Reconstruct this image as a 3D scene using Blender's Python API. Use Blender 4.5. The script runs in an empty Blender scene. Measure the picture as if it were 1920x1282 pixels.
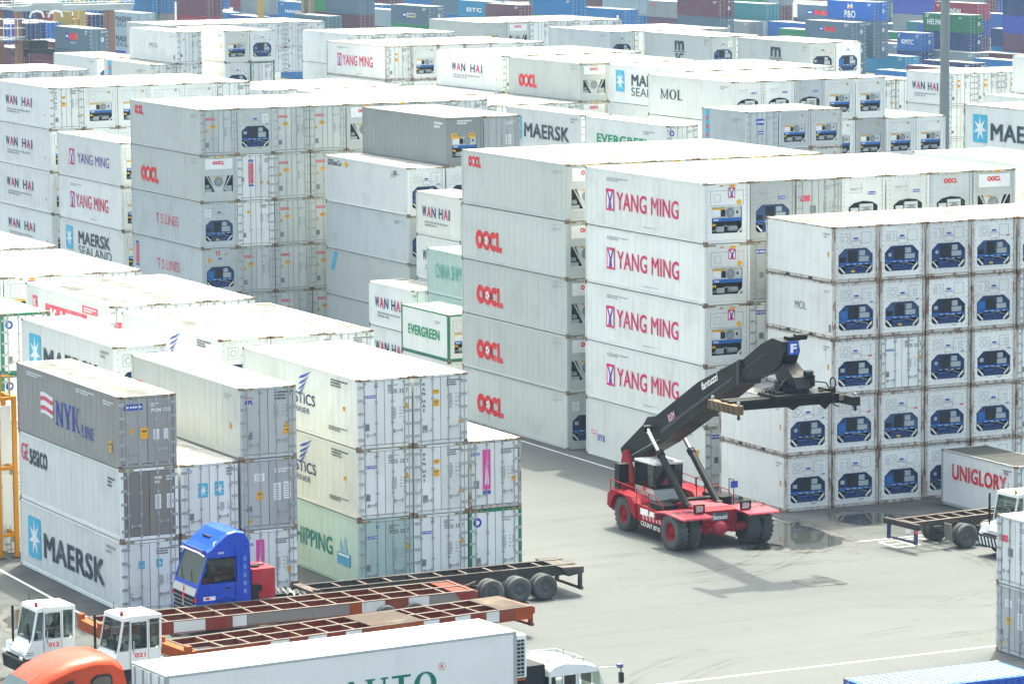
import bpy, bmesh, math, random
from mathutils import Matrix, Vector
R = math.radians
random.seed(7)
sc = bpy.context.scene
C = sc.collection

# ------------------------------------------------------------------ camera
cam_d = bpy.data.cameras.new('camera')
cam = bpy.data.objects.new('camera', cam_d); C.objects.link(cam)
YAW, PITCH, ROLL = 0.46084393, 0.12566185, -0.00676111
fw = Vector((math.sin(YAW) * math.cos(PITCH), math.cos(YAW) * math.cos(PITCH), -math.sin(PITCH)))
rt = Vector((math.cos(YAW), -math.sin(YAW), 0)); up = rt.cross(fw)
c_, s_ = math.cos(ROLL), math.sin(ROLL)
rx = rt * c_ + up * s_; ux = up * c_ - rt * s_
m = Matrix((rx, ux, -fw)).transposed().to_4x4(); m.translation = Vector((0, 0, 29.32183))
cam.matrix_world = m
cam_d.sensor_width = 36; cam_d.lens = 7059.795 / 1920 * 36
cam_d.clip_start = 1; cam_d.clip_end = 9000
sc.camera = cam

# ------------------------------------------------------------------ sky, sun, exposure
SUN_EL = R(64); SUN_AZ = math.atan2(2.1, 2.5)          # towards the sun, measured from +Y to +X
w = bpy.data.worlds.new('World'); sc.world = w; w.use_nodes = True
nt = w.node_tree; bg = nt.nodes['Background']
sky = nt.nodes.new('ShaderNodeTexSky'); sky.sky_type = 'NISHITA'; sky.sun_disc = False
sky.sun_elevation = SUN_EL; sky.sun_rotation = SUN_AZ
sky.air_density = 1.0; sky.dust_density = 10.0; sky.ozone_density = 5.0
nt.links.new(sky.outputs[0], bg.inputs[0]); bg.inputs[1].default_value = 0.15
sd = bpy.data.lights.new('sun', 'SUN'); sd.energy = 2.0; sd.angle = R(1.2); sd.color = (1, .97, .92)
so = bpy.data.objects.new('sun', sd); C.objects.link(so)
so.rotation_euler = Vector((math.sin(SUN_AZ) * math.cos(SUN_EL), math.cos(SUN_AZ) * math.cos(SUN_EL), math.sin(SUN_EL))).to_track_quat('Z', 'Y').to_euler()
sc.view_settings.view_transform = 'Standard'; sc.view_settings.look = 'None'
sc.view_settings.exposure = 2.02; sc.view_settings.gamma = 1.0
try: sc.view_settings.use_white_balance = True; sc.view_settings.white_balance_temperature = 7550; sc.view_settings.white_balance_tint = -3
except Exception: pass
try: sc.view_settings.use_curve_mapping = False
except Exception: pass
sc.cycles.max_bounces = 6; sc.cycles.diffuse_bounces = 3; sc.cycles.glossy_bounces = 2
sc.cycles.transmission_bounces = 3; sc.cycles.transparent_max_bounces = 6; sc.cycles.volume_bounces = 1

# ------------------------------------------------------------------ mesh helper
class MB:
    def __init__(self): self.v = []; self.f = []; self.mi = []; self.mats = []; self.sm = []
    def m(self, mat):
        if mat not in self.mats: self.mats.append(mat)
        return self.mats.index(mat)
    def add(self, vs, fs, mat, smooth=False):
        o = len(self.v); self.v += [tuple(q) for q in vs]; k = self.m(mat)
        for f in fs: self.f.append(tuple(i + o for i in f)); self.mi.append(k); self.sm.append(smooth)
    def box(self, a, b, mat):
        x0, y0, z0 = a; x1, y1, z1 = b
        vs = [(x0,y0,z0),(x1,y0,z0),(x1,y1,z0),(x0,y1,z0),(x0,y0,z1),(x1,y0,z1),(x1,y1,z1),(x0,y1,z1)]
        self.add(vs, [(0,3,2,1),(4,5,6,7),(0,1,5,4),(1,2,6,5),(2,3,7,6),(3,0,4,7)], mat)
    def hexa(self, p, mat):      # 4 bottom points then 4 top points, both counter-clockwise from above
        self.add(p, [(0,3,2,1),(4,5,6,7),(0,1,5,4),(1,2,6,5),(2,3,7,6),(3,0,4,7)], mat)
    def prism(self, poly, ax, a, b, mat):
        def P(u, v, t): return (t,u,v) if ax == 'x' else (u,t,v) if ax == 'y' else (u,v,t)
        n = len(poly); vs = [P(u,v,a) for u,v in poly] + [P(u,v,b) for u,v in poly]
        fs = [tuple(range(n)), tuple(range(2*n-1, n-1, -1))] + [(i, i+n, (i+1)%n+n, (i+1)%n) for i in range(n)]
        self.add(vs, fs, mat)
    def poly(self, pts, mat): self.add(pts, [tuple(range(len(pts)))], mat)
    def bar(self, p0, p1, w, h, mat, upv=(0,0,1)):
        p0 = Vector(p0); p1 = Vector(p1); d = (p1-p0).normalized(); u = Vector(upv)
        s = d.cross(u)
        if s.length < 1e-4: s = d.cross(Vector((1,0,0)))
        s.normalize(); t = s.cross(d)
        vs = [p + s*a*w/2 + t*b*h/2 for p in (p0, p1) for a, b in ((-1,-1),(1,-1),(1,1),(-1,1))]
        self.add(vs, [(0,1,2,3),(7,6,5,4),(0,4,5,1),(1,5,6,2),(2,6,7,3),(3,7,4,0)], mat)
    def cyl(self, p0, p1, r, mat, n=12, r2=None, caps=True, smooth=True):
        p0 = Vector(p0); p1 = Vector(p1); d = (p1-p0).normalized(); r2 = r if r2 is None else r2
        u = d.orthogonal().normalized(); v = d.cross(u)
        vs = []
        for p, q in ((p0, r), (p1, r2)):
            vs += [p + (u*math.cos(2*math.pi*i/n) + v*math.sin(2*math.pi*i/n))*q for i in range(n)]
        self.add(vs, [(i, (i+1)%n, (i+1)%n+n, i+n) for i in range(n)], mat, smooth)
        if caps: self.add(vs, [tuple(range(n-1,-1,-1)), tuple(range(n, 2*n))], mat)
    def tube(self, pts, r, mat, n=6):
        for a, b in zip(pts, pts[1:]): self.cyl(a, b, r, mat, n)
    def lathe(self, prof, c, mat, n=24, ax='x'):   # prof: (radius, offset along the axis)
        vs = []
        for r, t in prof:
            for i in range(n):
                a = 2*math.pi*i/n; u, v = r*math.cos(a), r*math.sin(a)
                vs.append((c[0]+t, c[1]+u, c[2]+v) if ax == 'x' else (c[0]+u, c[1]+t, c[2]+v) if ax == 'y' else (c[0]+u, c[1]+v, c[2]+t))
        fs = [(j*n+i, j*n+(i+1)%n, (j+1)*n+(i+1)%n, (j+1)*n+i) for j in range(len(prof)-1) for i in range(n)]
        self.add(vs, fs, mat, True)
    def loft(self, rings, mat, smooth=True, caps=True):
        n = len(rings[0]); vs = [p for r in rings for p in r]
        fs = [(j*n+i, j*n+(i+1)%n, (j+1)*n+(i+1)%n, (j+1)*n+i) for j in range(len(rings)-1) for i in range(n)]
        self.add(vs, fs, mat, smooth)
        if caps: self.add(vs, [tuple(range(n-1,-1,-1)), tuple((len(rings)-1)*n+i for i in range(n))], mat)
    def mesh(self, name):
        me = bpy.data.meshes.new(name); me.from_pydata(self.v, [], self.f)
        for q in self.mats: me.materials.append(q)
        me.polygons.foreach_set('material_index', self.mi)
        me.polygons.foreach_set('use_smooth', self.sm)
        me.update()
        bm = bmesh.new(); bm.from_mesh(me); bmesh.ops.recalc_face_normals(bm, faces=bm.faces); bm.to_mesh(me); bm.free()
        return me
    def build(self, name, parent=None, loc=(0,0,0), bevel=0):
        o = link(name, self.mesh(name), parent, loc)
        if bevel:
            b = o.modifiers.new('bevel', 'BEVEL'); b.width = bevel; b.segments = 2; b.limit_method = 'ANGLE'; b.angle_limit = R(40)
        return o

def link(name, mesh, parent=None, loc=(0,0,0), rot=(0,0,0)):
    o = bpy.data.objects.new(name, mesh); C.objects.link(o)
    if parent: o.parent = parent
    o.location = loc; o.rotation_euler = rot
    return o
def thing(name, label, cat, loc=(0,0,0), rz=0, group=None):
    o = bpy.data.objects.new(name, None); C.objects.link(o); o.empty_display_size = .3
    o.location = loc; o.rotation_euler = (0,0,rz); tag(o, label, cat, group)
    return o
LABELS = {}
def tag(o, label, cat, group=None):
    o['label'] = label; o['category'] = cat
    if group: o['group'] = group
    n = len(label.split())
    if n > 16 or n < 4: print('LABEL LENGTH', n, label)
    if label in LABELS: print('LABEL TWICE', label)
    LABELS[label] = 1
def structure(o): o['kind'] = 'structure'; return o

# ------------------------------------------------------------------ materials
def new_mat(name):
    mt = bpy.data.materials.new(name); mt.use_nodes = True
    return mt, mt.node_tree.nodes, mt.node_tree.links, mt.node_tree.nodes['Principled BSDF']
def ramp(nodes, links, src, p0, p1, v0=0, v1=1):
    r = nodes.new('ShaderNodeMapRange'); r.interpolation_type = 'SMOOTHSTEP'
    r.inputs[1].default_value = p0; r.inputs[2].default_value = p1; r.inputs[3].default_value = v0; r.inputs[4].default_value = v1
    links.new(src, r.inputs[0]); return r.outputs[0]
def mixc(nodes, links, fac, a, b, mode='MIX'):
    x = nodes.new('ShaderNodeMix'); x.data_type = 'RGBA'; x.blend_type = mode
    for s, i in ((fac, 0), (a, 6), (b, 7)):
        if hasattr(s, 'links'): links.new(s, x.inputs[i])
        else: x.inputs[i].default_value = s if i == 0 else (*s, 1) if len(s) == 3 else s
    return x.outputs[2]
def noise(nodes, links, vec, scale, detail=4, rough=.55, dim=None):
    t = nodes.new('ShaderNodeTexNoise'); t.inputs['Scale'].default_value = scale; t.inputs['Detail'].default_value = detail
    t.inputs['Roughness'].default_value = rough
    links.new(vec, t.inputs['Vector']); return t.outputs[0]
def mapped(nodes, links, vec, scale, loc=(0,0,0)):
    mp = nodes.new('ShaderNodeMapping'); mp.inputs['Scale'].default_value = scale; mp.inputs['Location'].default_value = loc
    links.new(vec, mp.inputs[0]); return mp.outputs[0]
MATS = {}
def paint(name, col, rough=.5, dirt=.25, rust=0.0, metal=0.0, dirtcol=(.25,.22,.17), streak=.2, spec=.15):
    if name in MATS: return MATS[name]
    mt, N, L, b = new_mat(name)
    tc = N.new('ShaderNodeTexCoord'); oi = N.new('ShaderNodeObjectInfo')
    add = N.new('ShaderNodeVectorMath'); add.operation = 'ADD'
    sca = N.new('ShaderNodeVectorMath'); sca.operation = 'SCALE'
    comb = N.new('ShaderNodeCombineXYZ')
    for i in range(3): L.new(oi.outputs['Random'], comb.inputs[i])
    L.new(comb.outputs[0], sca.inputs[0]); sca.inputs['Scale'].default_value = 63.0
    L.new(tc.outputs['Object'], add.inputs[0]); L.new(sca.outputs[0], add.inputs[1])
    v = add.outputs[0]
    big = noise(N, L, v, .55, 5, .6)
    stv = noise(N, L, mapped(N, L, v, (3.2, 3.2, .22)), 1.0, 4, .6)
    c = mixc(N, L, ramp(N, L, big, .45, .75, 0, dirt), col, dirtcol)
    c = mixc(N, L, ramp(N, L, stv, .52, .8, 0, streak), c, dirtcol)
    if rust:
        rn = noise(N, L, mapped(N, L, v, (4, 4, 1.1)), 1.0, 6, .7)
        c = mixc(N, L, ramp(N, L, rn, .72 - rust*.28, .78 - rust*.2, 0, .85), c, (.17,.065,.03))
    hv = N.new('ShaderNodeHueSaturation'); L.new(c, hv.inputs['Color'])
    L.new(ramp(N, L, oi.outputs['Random'], 0, 1, .9, 1.05), hv.inputs['Value'])
    L.new(hv.outputs[0], b.inputs['Base Color'])
    L.new(ramp(N, L, big, .3, .8, rough-.06, rough+.15), b.inputs['Roughness'])
    b.inputs['Metallic'].default_value = metal; b.inputs['Specular IOR Level'].default_value = spec
    bp = N.new('ShaderNodeBump'); bp.inputs['Strength'].default_value = .35; bp.inputs['Distance'].default_value = .03     # shallow dents
    L.new(noise(N, L, mapped(N, L, v, (1.6, 1.6, 1.1)), 1.0, 3, .5), bp.inputs['Height']); L.new(bp.outputs[0], b.inputs['Normal'])
    MATS[name] = mt; return mt
def flat(name, col, rough=.5, metal=0.0, emit=None):
    if name in MATS: return MATS[name]
    mt, N, L, b = new_mat(name)
    tc = N.new('ShaderNodeTexCoord'); n1 = noise(N, L, tc.outputs['Object'], 2.5, 4)
    c = mixc(N, L, ramp(N, L, n1, .4, .8, 0, .25), col, tuple(q*.6+.02 for q in col))
    if name.endswith('_ink'):      # sun-faded and scuffed lettering
        g = N.new('ShaderNodeNewGeometry'); c = mixc(N, L, ramp(N, L, noise(N, L, g.outputs['Position'], 1.3, 6, .7), .48, .78, 0, .45), c, (.55,.56,.55))
    L.new(c, b.inputs['Base Color']); b.inputs['Roughness'].default_value = rough; b.inputs['Metallic'].default_value = metal; b.inputs['Specular IOR Level'].default_value = .15
    MATS[name] = mt; return mt
def glass(name, tint=(.05,.08,.08), alpha=.55):
    if name in MATS: return MATS[name]
    mt, N, L, b = new_mat(name)
    b.inputs['Base Color'].default_value = (*tint, 1); b.inputs['Roughness'].default_value = .04
    b.inputs['Specular IOR Level'].default_value = .7
    tr = N.new('ShaderNodeBsdfTransparent'); tr.inputs[0].default_value = (.75,.85,.83,1)
    mx = N.new('ShaderNodeMixShader'); fr = N.new('ShaderNodeFresnel'); fr.inputs[0].default_value = 1.5
    ad = N.new('ShaderNodeMath'); ad.operation = 'ADD'; ad.inputs[1].default_value = alpha; ad.use_clamp = True
    L.new(fr.outputs[0], ad.inputs[0]); L.new(ad.outputs[0], mx.inputs[0])
    L.new(tr.outputs[0], mx.inputs[1]); L.new(b.outputs[0], mx.inputs[2]); L.new(mx.outputs[0], N['Material Output'].inputs[0])
    MATS[name] = mt; return mt

WHITE = paint('white_container_paint', (.79,.81,.785), .5, .16, .10, streak=.14)
CREAM = paint('cream_container_paint', (.75,.755,.70), .5, .2, .10)
PALE = paint('pale_grey_green_paint', (.54,.575,.555), .5, .16, .05)
BLUEG = paint('pale_blue_grey_paint', (.53,.575,.585), .5, .2, .05)
STEELG = paint('steel_grey_paint', (.29,.31,.31), .45, .15, .03)
TAUPE = paint('taupe_grey_paint', (.36,.355,.34), .5, .2, .08)
BROWNG = paint('brown_grey_door_paint', (.23,.215,.195), .5, .25, .08)
MIDG = paint('mid_grey_paint', (.46,.48,.48), .5, .2, .06)
MINT = paint('mint_paint', (.46,.60,.555), .5, .2, .08)
GREEN = paint('dark_green_frame_paint', (.03,.22,.13), .5, .2, .1)
def roof_paint(name, base, lo):
    """sun-bleached roof sheet with dirt pooled in patches, rust bleeding and a different age on every box"""
    mt, N, L, b = new_mat(name)
    tc = N.new('ShaderNodeTexCoord'); oi = N.new('ShaderNodeObjectInfo'); cb = N.new('ShaderNodeCombineXYZ'); sc_ = N.new('ShaderNodeVectorMath'); sc_.operation = 'SCALE'; ad = N.new('ShaderNodeVectorMath')
    for i in range(3): L.new(oi.outputs['Random'], cb.inputs[i])
    L.new(cb.outputs[0], sc_.inputs[0]); sc_.inputs['Scale'].default_value = 91.0; L.new(tc.outputs['Object'], ad.inputs[0]); L.new(sc_.outputs[0], ad.inputs[1]); v = ad.outputs[0]
    n1 = noise(N, L, mapped(N, L, v, (.9, .35, 1)), 1.0, 6, .62); n2 = noise(N, L, mapped(N, L, v, (3.5, .25, 1)), 1.0, 4, .6); n3 = noise(N, L, v, 2.2, 6, .7)
    c = mixc(N, L, ramp(N, L, n1, .48, .66), base, tuple(q*.45 for q in base))
    c = mixc(N, L, ramp(N, L, n1, .62, .74, 0, .9), c, (.10,.098,.09)); c = mixc(N, L, ramp(N, L, n2, .62, .76, 0, .8), c, (.11,.105,.095))
    c = mixc(N, L, ramp(N, L, n3, .70, .76, 0, .85), c, (.14,.085,.055))
    hv = N.new('ShaderNodeHueSaturation'); L.new(c, hv.inputs['Color']); L.new(ramp(N, L, oi.outputs['Random'], 0, 1, lo, 1.0), hv.inputs['Value'])
    L.new(hv.outputs[0], b.inputs['Base Color']); b.inputs['Roughness'].default_value = .65; b.inputs['Specular IOR Level'].default_value = .15
    MATS[name] = mt; return mt
ROOFW = roof_paint('white_roof_paint', (.46,.46,.44), .34)
ROOFG = roof_paint('grey_roof_paint', (.19,.185,.18), .8)
CAST = paint('rusty_casting', (.3,.24,.19), .75, .4, .9)
RUSTF = paint('rusty_frame_paint', (.56,.53,.49), .6, .4, .82)
STEEL = paint('galvanised_steel', (.42,.45,.46), .4, .2, .05, metal=.3)
DARK = flat('dark_shadow_steel', (.03,.032,.036), .6)
SEAL = flat('black_rubber_seal', (.025,.025,.027), .7)
NAVY = flat('navy_machine_paint', (.022,.05,.16), .45)
NAVYB = flat('blue_machine_paint', (.02,.13,.42), .4)
MBLACK = flat('machine_black', (.02,.022,.028), .6)
MGREY = flat('machine_grey', (.38,.43,.44), .45)
FANG = flat('fan_grey', (.27,.3,.31), .5)
YEL = flat('yellow_sticker', (.85,.46,.02), .5)
ORG = flat('orange_sticker', (.8,.28,.03), .5)
INK = flat('black_ink', (.05,.055,.06), .6)
FADED = flat('faded_ink', (.33,.35,.36), .6)
BLUEI = flat('blue_ink', (.02,.07,.42), .5)
LBLUE = flat('light_blue_panel', (.07,.47,.68), .5)
REDI = flat('red_ink', (.72,.02,.04), .5)
REDF = flat('faded_red_ink', (.72,.09,.15), .5)
MAG = flat('magenta_ink', (.7,.012,.12), .5)
PURP = flat('purple_ink', (.16,.05,.36), .5)
WHI = flat('white_ink', (.85,.86,.86), .5)
GRI = flat('green_ink', (.0,.33,.13), .5)
TEALI = flat('teal_ink', (.02,.2,.19), .5)
SLATE = flat('slate_ink', (.04,.065,.09), .5)
NAVYI = flat('navy_ink', (.015,.03,.15), .5)
PINKS = flat('pink_sticker', (.8,.06,.35), .5)

# ------------------------------------------------------------------ lettering
TXT = {}
def text_mesh(s, w, h, mat, bold=.0, shear=0.0, space=1.0):
    key = (s, round(w,3), round(h,3), mat.name, bold, shear, space)
    if key in TXT: return TXT[key]
    cu = bpy.data.curves.new('lettering', 'FONT'); cu.body = s; cu.size = 1; cu.shear = shear; cu.space_character = space + bold*1.5
    cu.resolution_u = 3
    o = bpy.data.objects.new('lettering', cu); C.objects.link(o)
    dg = bpy.context.evaluated_depsgraph_get()
    me0 = bpy.data.meshes.new_from_object(o.evaluated_get(dg))
    bpy.data.objects.remove(o); bpy.data.curves.remove(cu)
    base = [(v.co.x, v.co.y) for v in me0.vertices]; faces = [tuple(p.vertices) for p in me0.polygons]
    bpy.data.meshes.remove(me0)
    # weight: the same outline laid several times a hair apart
    offs = [(0,0)] if bold < .008 else [(dx*bold, dy*bold*.8) for dx, dy in ((-1,-1),(-1,1),(1,-1),(1,1),(0,0))]
    vs = []; fs = []
    for k, (dx, dy) in enumerate(offs):
        o0 = len(vs); vs += [(x+dx, y+dy, k*.0006) for x, y in base]; fs += [tuple(i+o0 for i in f) for f in faces]
    x0 = min(v[0] for v in vs); x1 = max(v[0] for v in vs); y0 = min(v[1] for v in vs); y1 = max(v[1] for v in vs)
    me = bpy.data.meshes.new('lettering')
    me.from_pydata([((x-x0)/(x1-x0)*w, (y-y0)/(y1-y0)*h, z) for x, y, z in vs], [], fs); me.update()
    me.materials.append(mat)
    TXT[key] = me; return me
# slab-serif capitals drawn with strokes in a unit box: (x0,y0,x1,y1,width)
SERIF = {
 'N': (1.0, [(.16,0,.16,1,.13),(.16,1,.84,0,.24),(.84,0,.84,1,.13)], [(.0,.32,0),(.0,.3,1),(.7,1.0,1)]),
 'Y': (.95, [(.08,1,.5,.42,.24),(.92,1,.5,.42,.12),(.5,0,.5,.45,.22)], [(.28,.72,0),(-.04,.36,1),(.7,1.02,1)]),
 'K': (1.0, [(.18,0,.18,1,.24),(.85,1,.26,.42,.12),(.38,.55,.86,0,.24)], [(.0,.38,0),(.0,.38,1),(.62,1.04,0),(.66,1.0,1)]),
 'M': (1.2, [(.13,0,.13,1,.10),(.13,1,.5,.1,.18),(.5,.1,.87,1,.12),(.87,0,.87,1,.2)], [(.0,.28,0),(.0,.24,1),(.7,1.02,0),(.76,1.02,1)]),
 'L': (.8, [(.2,0,.2,1,.22),(.2,.05,.95,.05,.1),(.9,0,.9,.28,.1)], [(.0,.42,0),(.0,.42,1)]),
 'A': (1.05, [(.1,0,.48,1,.11),(.48,1,.86,0,.24),(.25,.32,.72,.32,.09)], [(-.04,.28,0),(.66,1.04,0)]),
 'U': (1.05, [(.2,.2,.2,1,.22),(.82,.2,.82,1,.11),(.2,.22,.5,.06,.2),(.5,.06,.82,.22,.14)], [(.0,.42,1),(.66,1.0,1)]),
 'T': (.95, [(.5,0,.5,1,.23),(.04,.95,.96,.95,.1),(.06,.72,.06,1,.08),(.94,.72,.94,1,.08)], [(.28,.72,0)]),
 'P': (.85, [(.2,0,.2,1,.24),(.2,.95,.62,.95,.1),(.2,.47,.62,.47,.1),(.74,.55,.74,.88,.2)], [(.0,.42,0),(.0,.3,1)]),
 'R': (.95, [(.2,0,.2,1,.24),(.2,.95,.6,.95,.1),(.2,.49,.6,.49,.1),(.72,.56,.72,.88,.2),(.5,.49,.88,0,.22)], [(.0,.4,0),(.72,1.04,0),(.0,.3,1)]),
 'E': (.85, [(.2,0,.2,1,.24),(.1,.95,.86,.95,.1),(.1,.05,.9,.05,.1),(.2,.52,.66,.52,.1),(.86,.7,.86,1,.08),(.9,0,.9,.3,.08)], []),
 'I': (.5, [(.5,0,.5,1,.3)], [(.18,.82,0),(.18,.82,1)]),
 '&': (.9, [(.2,.1,.75,.85,.16),(.75,.1,.25,.8,.16),(.25,.8,.5,.97,.14),(.5,.97,.75,.85,.14),(.2,.1,.5,.03,.14)], []),
}
def serif_mesh(s, w, h, mat):
    key = ('serif', s, round(w,3), round(h,3), mat.name)
    if key in TXT: return TXT[key]
    mb = MB(); x = 0; tot = sum(.45 if c == ' ' else (SERIF[c][0] if c in SERIF else 1.05) + .12 for c in s) - .12; z = 0
    for c in s:
        if c == ' ': x += .45; continue
        if c == 'O':
            n = 20; a = []; q = []
            for i in range(n):
                t = 2*math.pi*i/n
                a.append((x+.52+.52*math.cos(t), .5+.52*math.sin(t), 0)); q.append((x+.52+.27*math.cos(t), .5+.44*math.sin(t), 0))
            mb.add(a+q, [(i,(i+1)%n,(i+1)%n+n,i+n) for i in range(n)], mat); x += 1.05 + .12; continue
        wd, st, sf = SERIF[c]
        for x0,y0,x1,y1,t in st:
            z += .0002
            d = Vector((x1-x0,y1-y0,0)); 
            if abs(y1-y0) > .35: off = Vector((t/2,0,0))
            else: off = Vector((0,t/2,0))
            p0 = Vector((x+x0*wd,y0,z)); p1 = Vector((x+x1*wd,y1,z))
            mb.poly([p0-off,p1-off,p1+off,p0+off], mat)
        for a0,a1,y in sf:
            z += .0002; y0, y1 = (0,.07) if y == 0 else (.93,1)
            mb.poly([(x+a0*wd,y0,z),(x+a1*wd,y0,z),(x+a1*wd,y1,z),(x+a0*wd,y1,z)], mat)
        x += wd + .12
    mb.v = [(p[0]/tot*w, p[1]*h, p[2]) for p in mb.v]
    me = mb.mesh('lettering'); TXT[key] = me; return me
def star_pts(cx, cy, r, n=7, inner=.42, rot=math.pi/2):
    return [(cx + (r if i%2==0 else r*inner)*math.cos(rot+math.pi*i/n), cy + (r if i%2==0 else r*inner)*math.sin(rot+math.pi*i/n)) for i in range(2*n)]
def fan(mb, pts, z, mat):
    cx = sum(p[0] for p in pts)/len(pts); cy = sum(p[1] for p in pts)/len(pts)
    vs = [(cx,cy,z)] + [(p[0],p[1],z) for p in pts]; n = len(pts)
    mb.add(vs, [(0,1+i,1+(i+1)%n) for i in range(n)], mat)
def rect(mb, x0, y0, x1, y1, z, mat): mb.poly([(x0,y0,z),(x1,y0,z),(x1,y1,z),(x0,y1,z)], mat)
def rrect(x0, y0, x1, y1, r, n=4):
    P = []
    for cx, cy, a in ((x1-r,y0+r,-90),(x1-r,y1-r,0),(x0+r,y1-r,90),(x0+r,y0+r,180)):
        for i in range(n+1):
            t = R(a + 90*i/n); P.append((cx+r*math.cos(t), cy+r*math.sin(t)))
    return P
EM = {}
def emblem(kind, w, h):
    key = (kind, round(w,2), round(h,2))
    if key in EM: return EM[key]
    mb = MB()
    if kind == 'star':
        fan(mb, rrect(0,0,w,h,min(w,h)*.08), 0, LBLUE)
        pts = star_pts(.5,.5,.46,7,.36,R(95)); fan(mb, [(x*w, y*h) for x,y in pts], .003, WHI)
    elif kind == 'ym':
        rect(mb,0,0,w,h,0,MAG); rect(mb,w*.12,h*.1,w*.88,h*.88,.003,WHI)
        mb.poly([(w*.12,h*.88,.006),(w*.3,h*.88,.006),(w*.52,h*.5,.006),(w*.4,h*.42,.006)],PURP)
        mb.poly([(w*.7,h*.88,.0065),(w*.88,h*.88,.0065),(w*.62,h*.42,.0065),(w*.46,h*.5,.0065)],PURP)
        mb.poly([(w*.28,h*.1,.007),(w*.72,h*.1,.007),(w*.62,h*.48,.007),(w*.38,h*.48,.007)],PURP)
    elif kind == 'oocl':          # heavy round letters with a flower in the second O
        def ring(cx, r, ri, a0=0, a1=360):
            n = 24; vs = []; 
            for i in range(n+1):
                t = R(a0+(a1-a0)*i/n); vs += [((cx+r*math.cos(t))*w, (.5+.5*r/.155*math.sin(t))*h, 0), ((cx+ri*math.cos(t))*w, (.5+.5*ri/.155*math.sin(t))*h, 0)]
            mb.add(vs, [(2*i,2*i+2,2*i+3,2*i+1) for i in range(n)], REDL)
        ring(.15,.155,.055); ring(.42,.155,.075); ring(.68,.155,.065,42,318)
        mb.poly([(.79*w,0,0),(1.0*w,0,0),(1.0*w,.26*h,0),(.88*w,.26*h,0),(.88*w,1.0*h,0),(.79*w,1.0*h,0)],REDL)
        fan(mb, [((.42+.062*math.cos(t)*(1+.35*math.cos(5*t)))*w,(.5+.2*math.sin(t)*(1+.35*math.cos(5*t)))*h) for t in [2*math.pi*i/40 for i in range(40)]], .003, WHI)
        fan(mb, [((.42+.02*math.cos(t))*w,(.5+.065*math.sin(t))*h) for t in [2*math.pi*i/8 for i in range(8)]], .006, REDL)
    elif kind == 'flag':          # white waving flag with two red bands
        def wav(x, y): return (x*w, (y + .05*math.sin(x*5))*h)
        def band(y0, y1, z, mt):
            n = 8; vs = []
            for i in range(n+1): vs += [(*wav(i/n,y0),z), (*wav(i/n,y1),z)]
            mb.add(vs, [(2*i,2*i+2,2*i+3,2*i+1) for i in range(n)], mt)
        band(.05,.95,0,WHI); band(.2,.38,.003,REDF); band(.6,.78,.003,REDF)
    elif kind == 'wing':
        for k, (y0, ln) in enumerate(((.72,1.0),(.5,.82),(.3,.66),(.1,.5))):
            P = [(.05,y0-.1),(.3*ln,y0-.06),(.6*ln,y0+.05),(.98*ln,y0+.28),(.6*ln,y0+.14),(.25*ln,y0+.02)]
            fan(mb, [(x*w,y*h) for x,y in P], .001*k, BLUEI)
    elif kind == 'sail':
        rect(mb,0,0,w,h*.4,0,flat('sea_blue_ink',(.06,.3,.55))); 
        for x0,x1,y1 in ((.1,.4,.85),(.4,.8,1.0)): mb.poly([(x0*w,.4*h,.002),(x1*w,.4*h,.002),((x0+x1)/2*w,y1*h,.002)],flat('pale_sea_ink',(.25,.5,.62)))
        rect(mb,.1*w,.3*h,.9*w,.36*h,.004,WHI)
    elif kind == 'msc':
        pass
    elif kind == 'pflag':
        mb.poly([(0,0,0),(w*.1,h*.9,0),(w*.5,h*.5,0)],WHI); mb.poly([(w*.1,h*.9,.002),(w*.9,h,.002),(w*.5,h*.5,.002)],BLUEI)
        mb.poly([(w*.5,h*.5,.001),(w*.9,h,.001),(w*1.0,h*.1,.001)],WHI); mb.poly([(0,0,.002),(w*.5,h*.5,.002),(w,h*.1,.002)],ORG)
    elif kind == 'tri':
        mb.poly([(0,0,0),(w,0,0),(w/2,h,0)],INK); mb.poly([(w*.1,h*.07,.003),(w*.9,h*.07,.003),(w/2,h*.86,.003)],YEL)
        rect(mb,w*.46,h*.2,w*.54,h*.55,.005,INK)
    elif kind == 'yrect':
        rect(mb,0,0,w,h,0,YEL); rect(mb,w*.15,h*.6,w*.85,h*.75,.003,INK); rect(mb,w*.2,h*.25,w*.8,h*.4,.003,ORG)
    elif kind == 'dia':
        mb.poly([(w/2,0,0),(w,h/2,0),(w/2,h,0),(0,h/2,0)],YEL)
    elif kind == 'code':           # stencilled number lines, too small to read
        rs = random.Random(3)
        for r_ in range(3):
            x = 0; y = h*(1-(r_+.8)/3)
            while x < w*(1.0 if r_==0 else .55):
                l = w*rs.uniform(.05,.11); rect(mb,x,y,min(x+l*.7,w),y+h*.2,0,INK); x += l
    elif kind == 'table':          # weights panel on a door
        rs = random.Random(5)
        for r_ in range(8):
            y = h*(1-(r_+.8)/8)
            for x0, x1 in ((0,.3),(.45,.62),(.68,.85)):
                if rs.random() < .85: rect(mb,x0*w,y,(x1-rs.uniform(0,.06))*w,y+h*.07,0,FADED)
    elif kind == 'fcode':
        rs = random.Random(4)
        for r_ in range(2):
            x = 0; y = h*(1-(r_+.8)/2)
            while x < w*(1.0 if r_==0 else .5):
                l = w*rs.uniform(.06,.12); rect(mb,x,y,min(x+l*.7,w),y+h*.3,0,FADED); x += l
    elif kind == 'wcode':
        rs = random.Random(6)
        for r_ in range(2):
            x = 0; y = h*(1-(r_+.8)/2)
            while x < w*(1.0 if r_==0 else .6):
                l = w*rs.uniform(.08,.14); rect(mb,x,y,min(x+l*.7,w),y+h*.32,0,WHI); x += l
    elif kind == 'wlabel':
        rect(mb,0,0,w,h,0,WHI)
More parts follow.
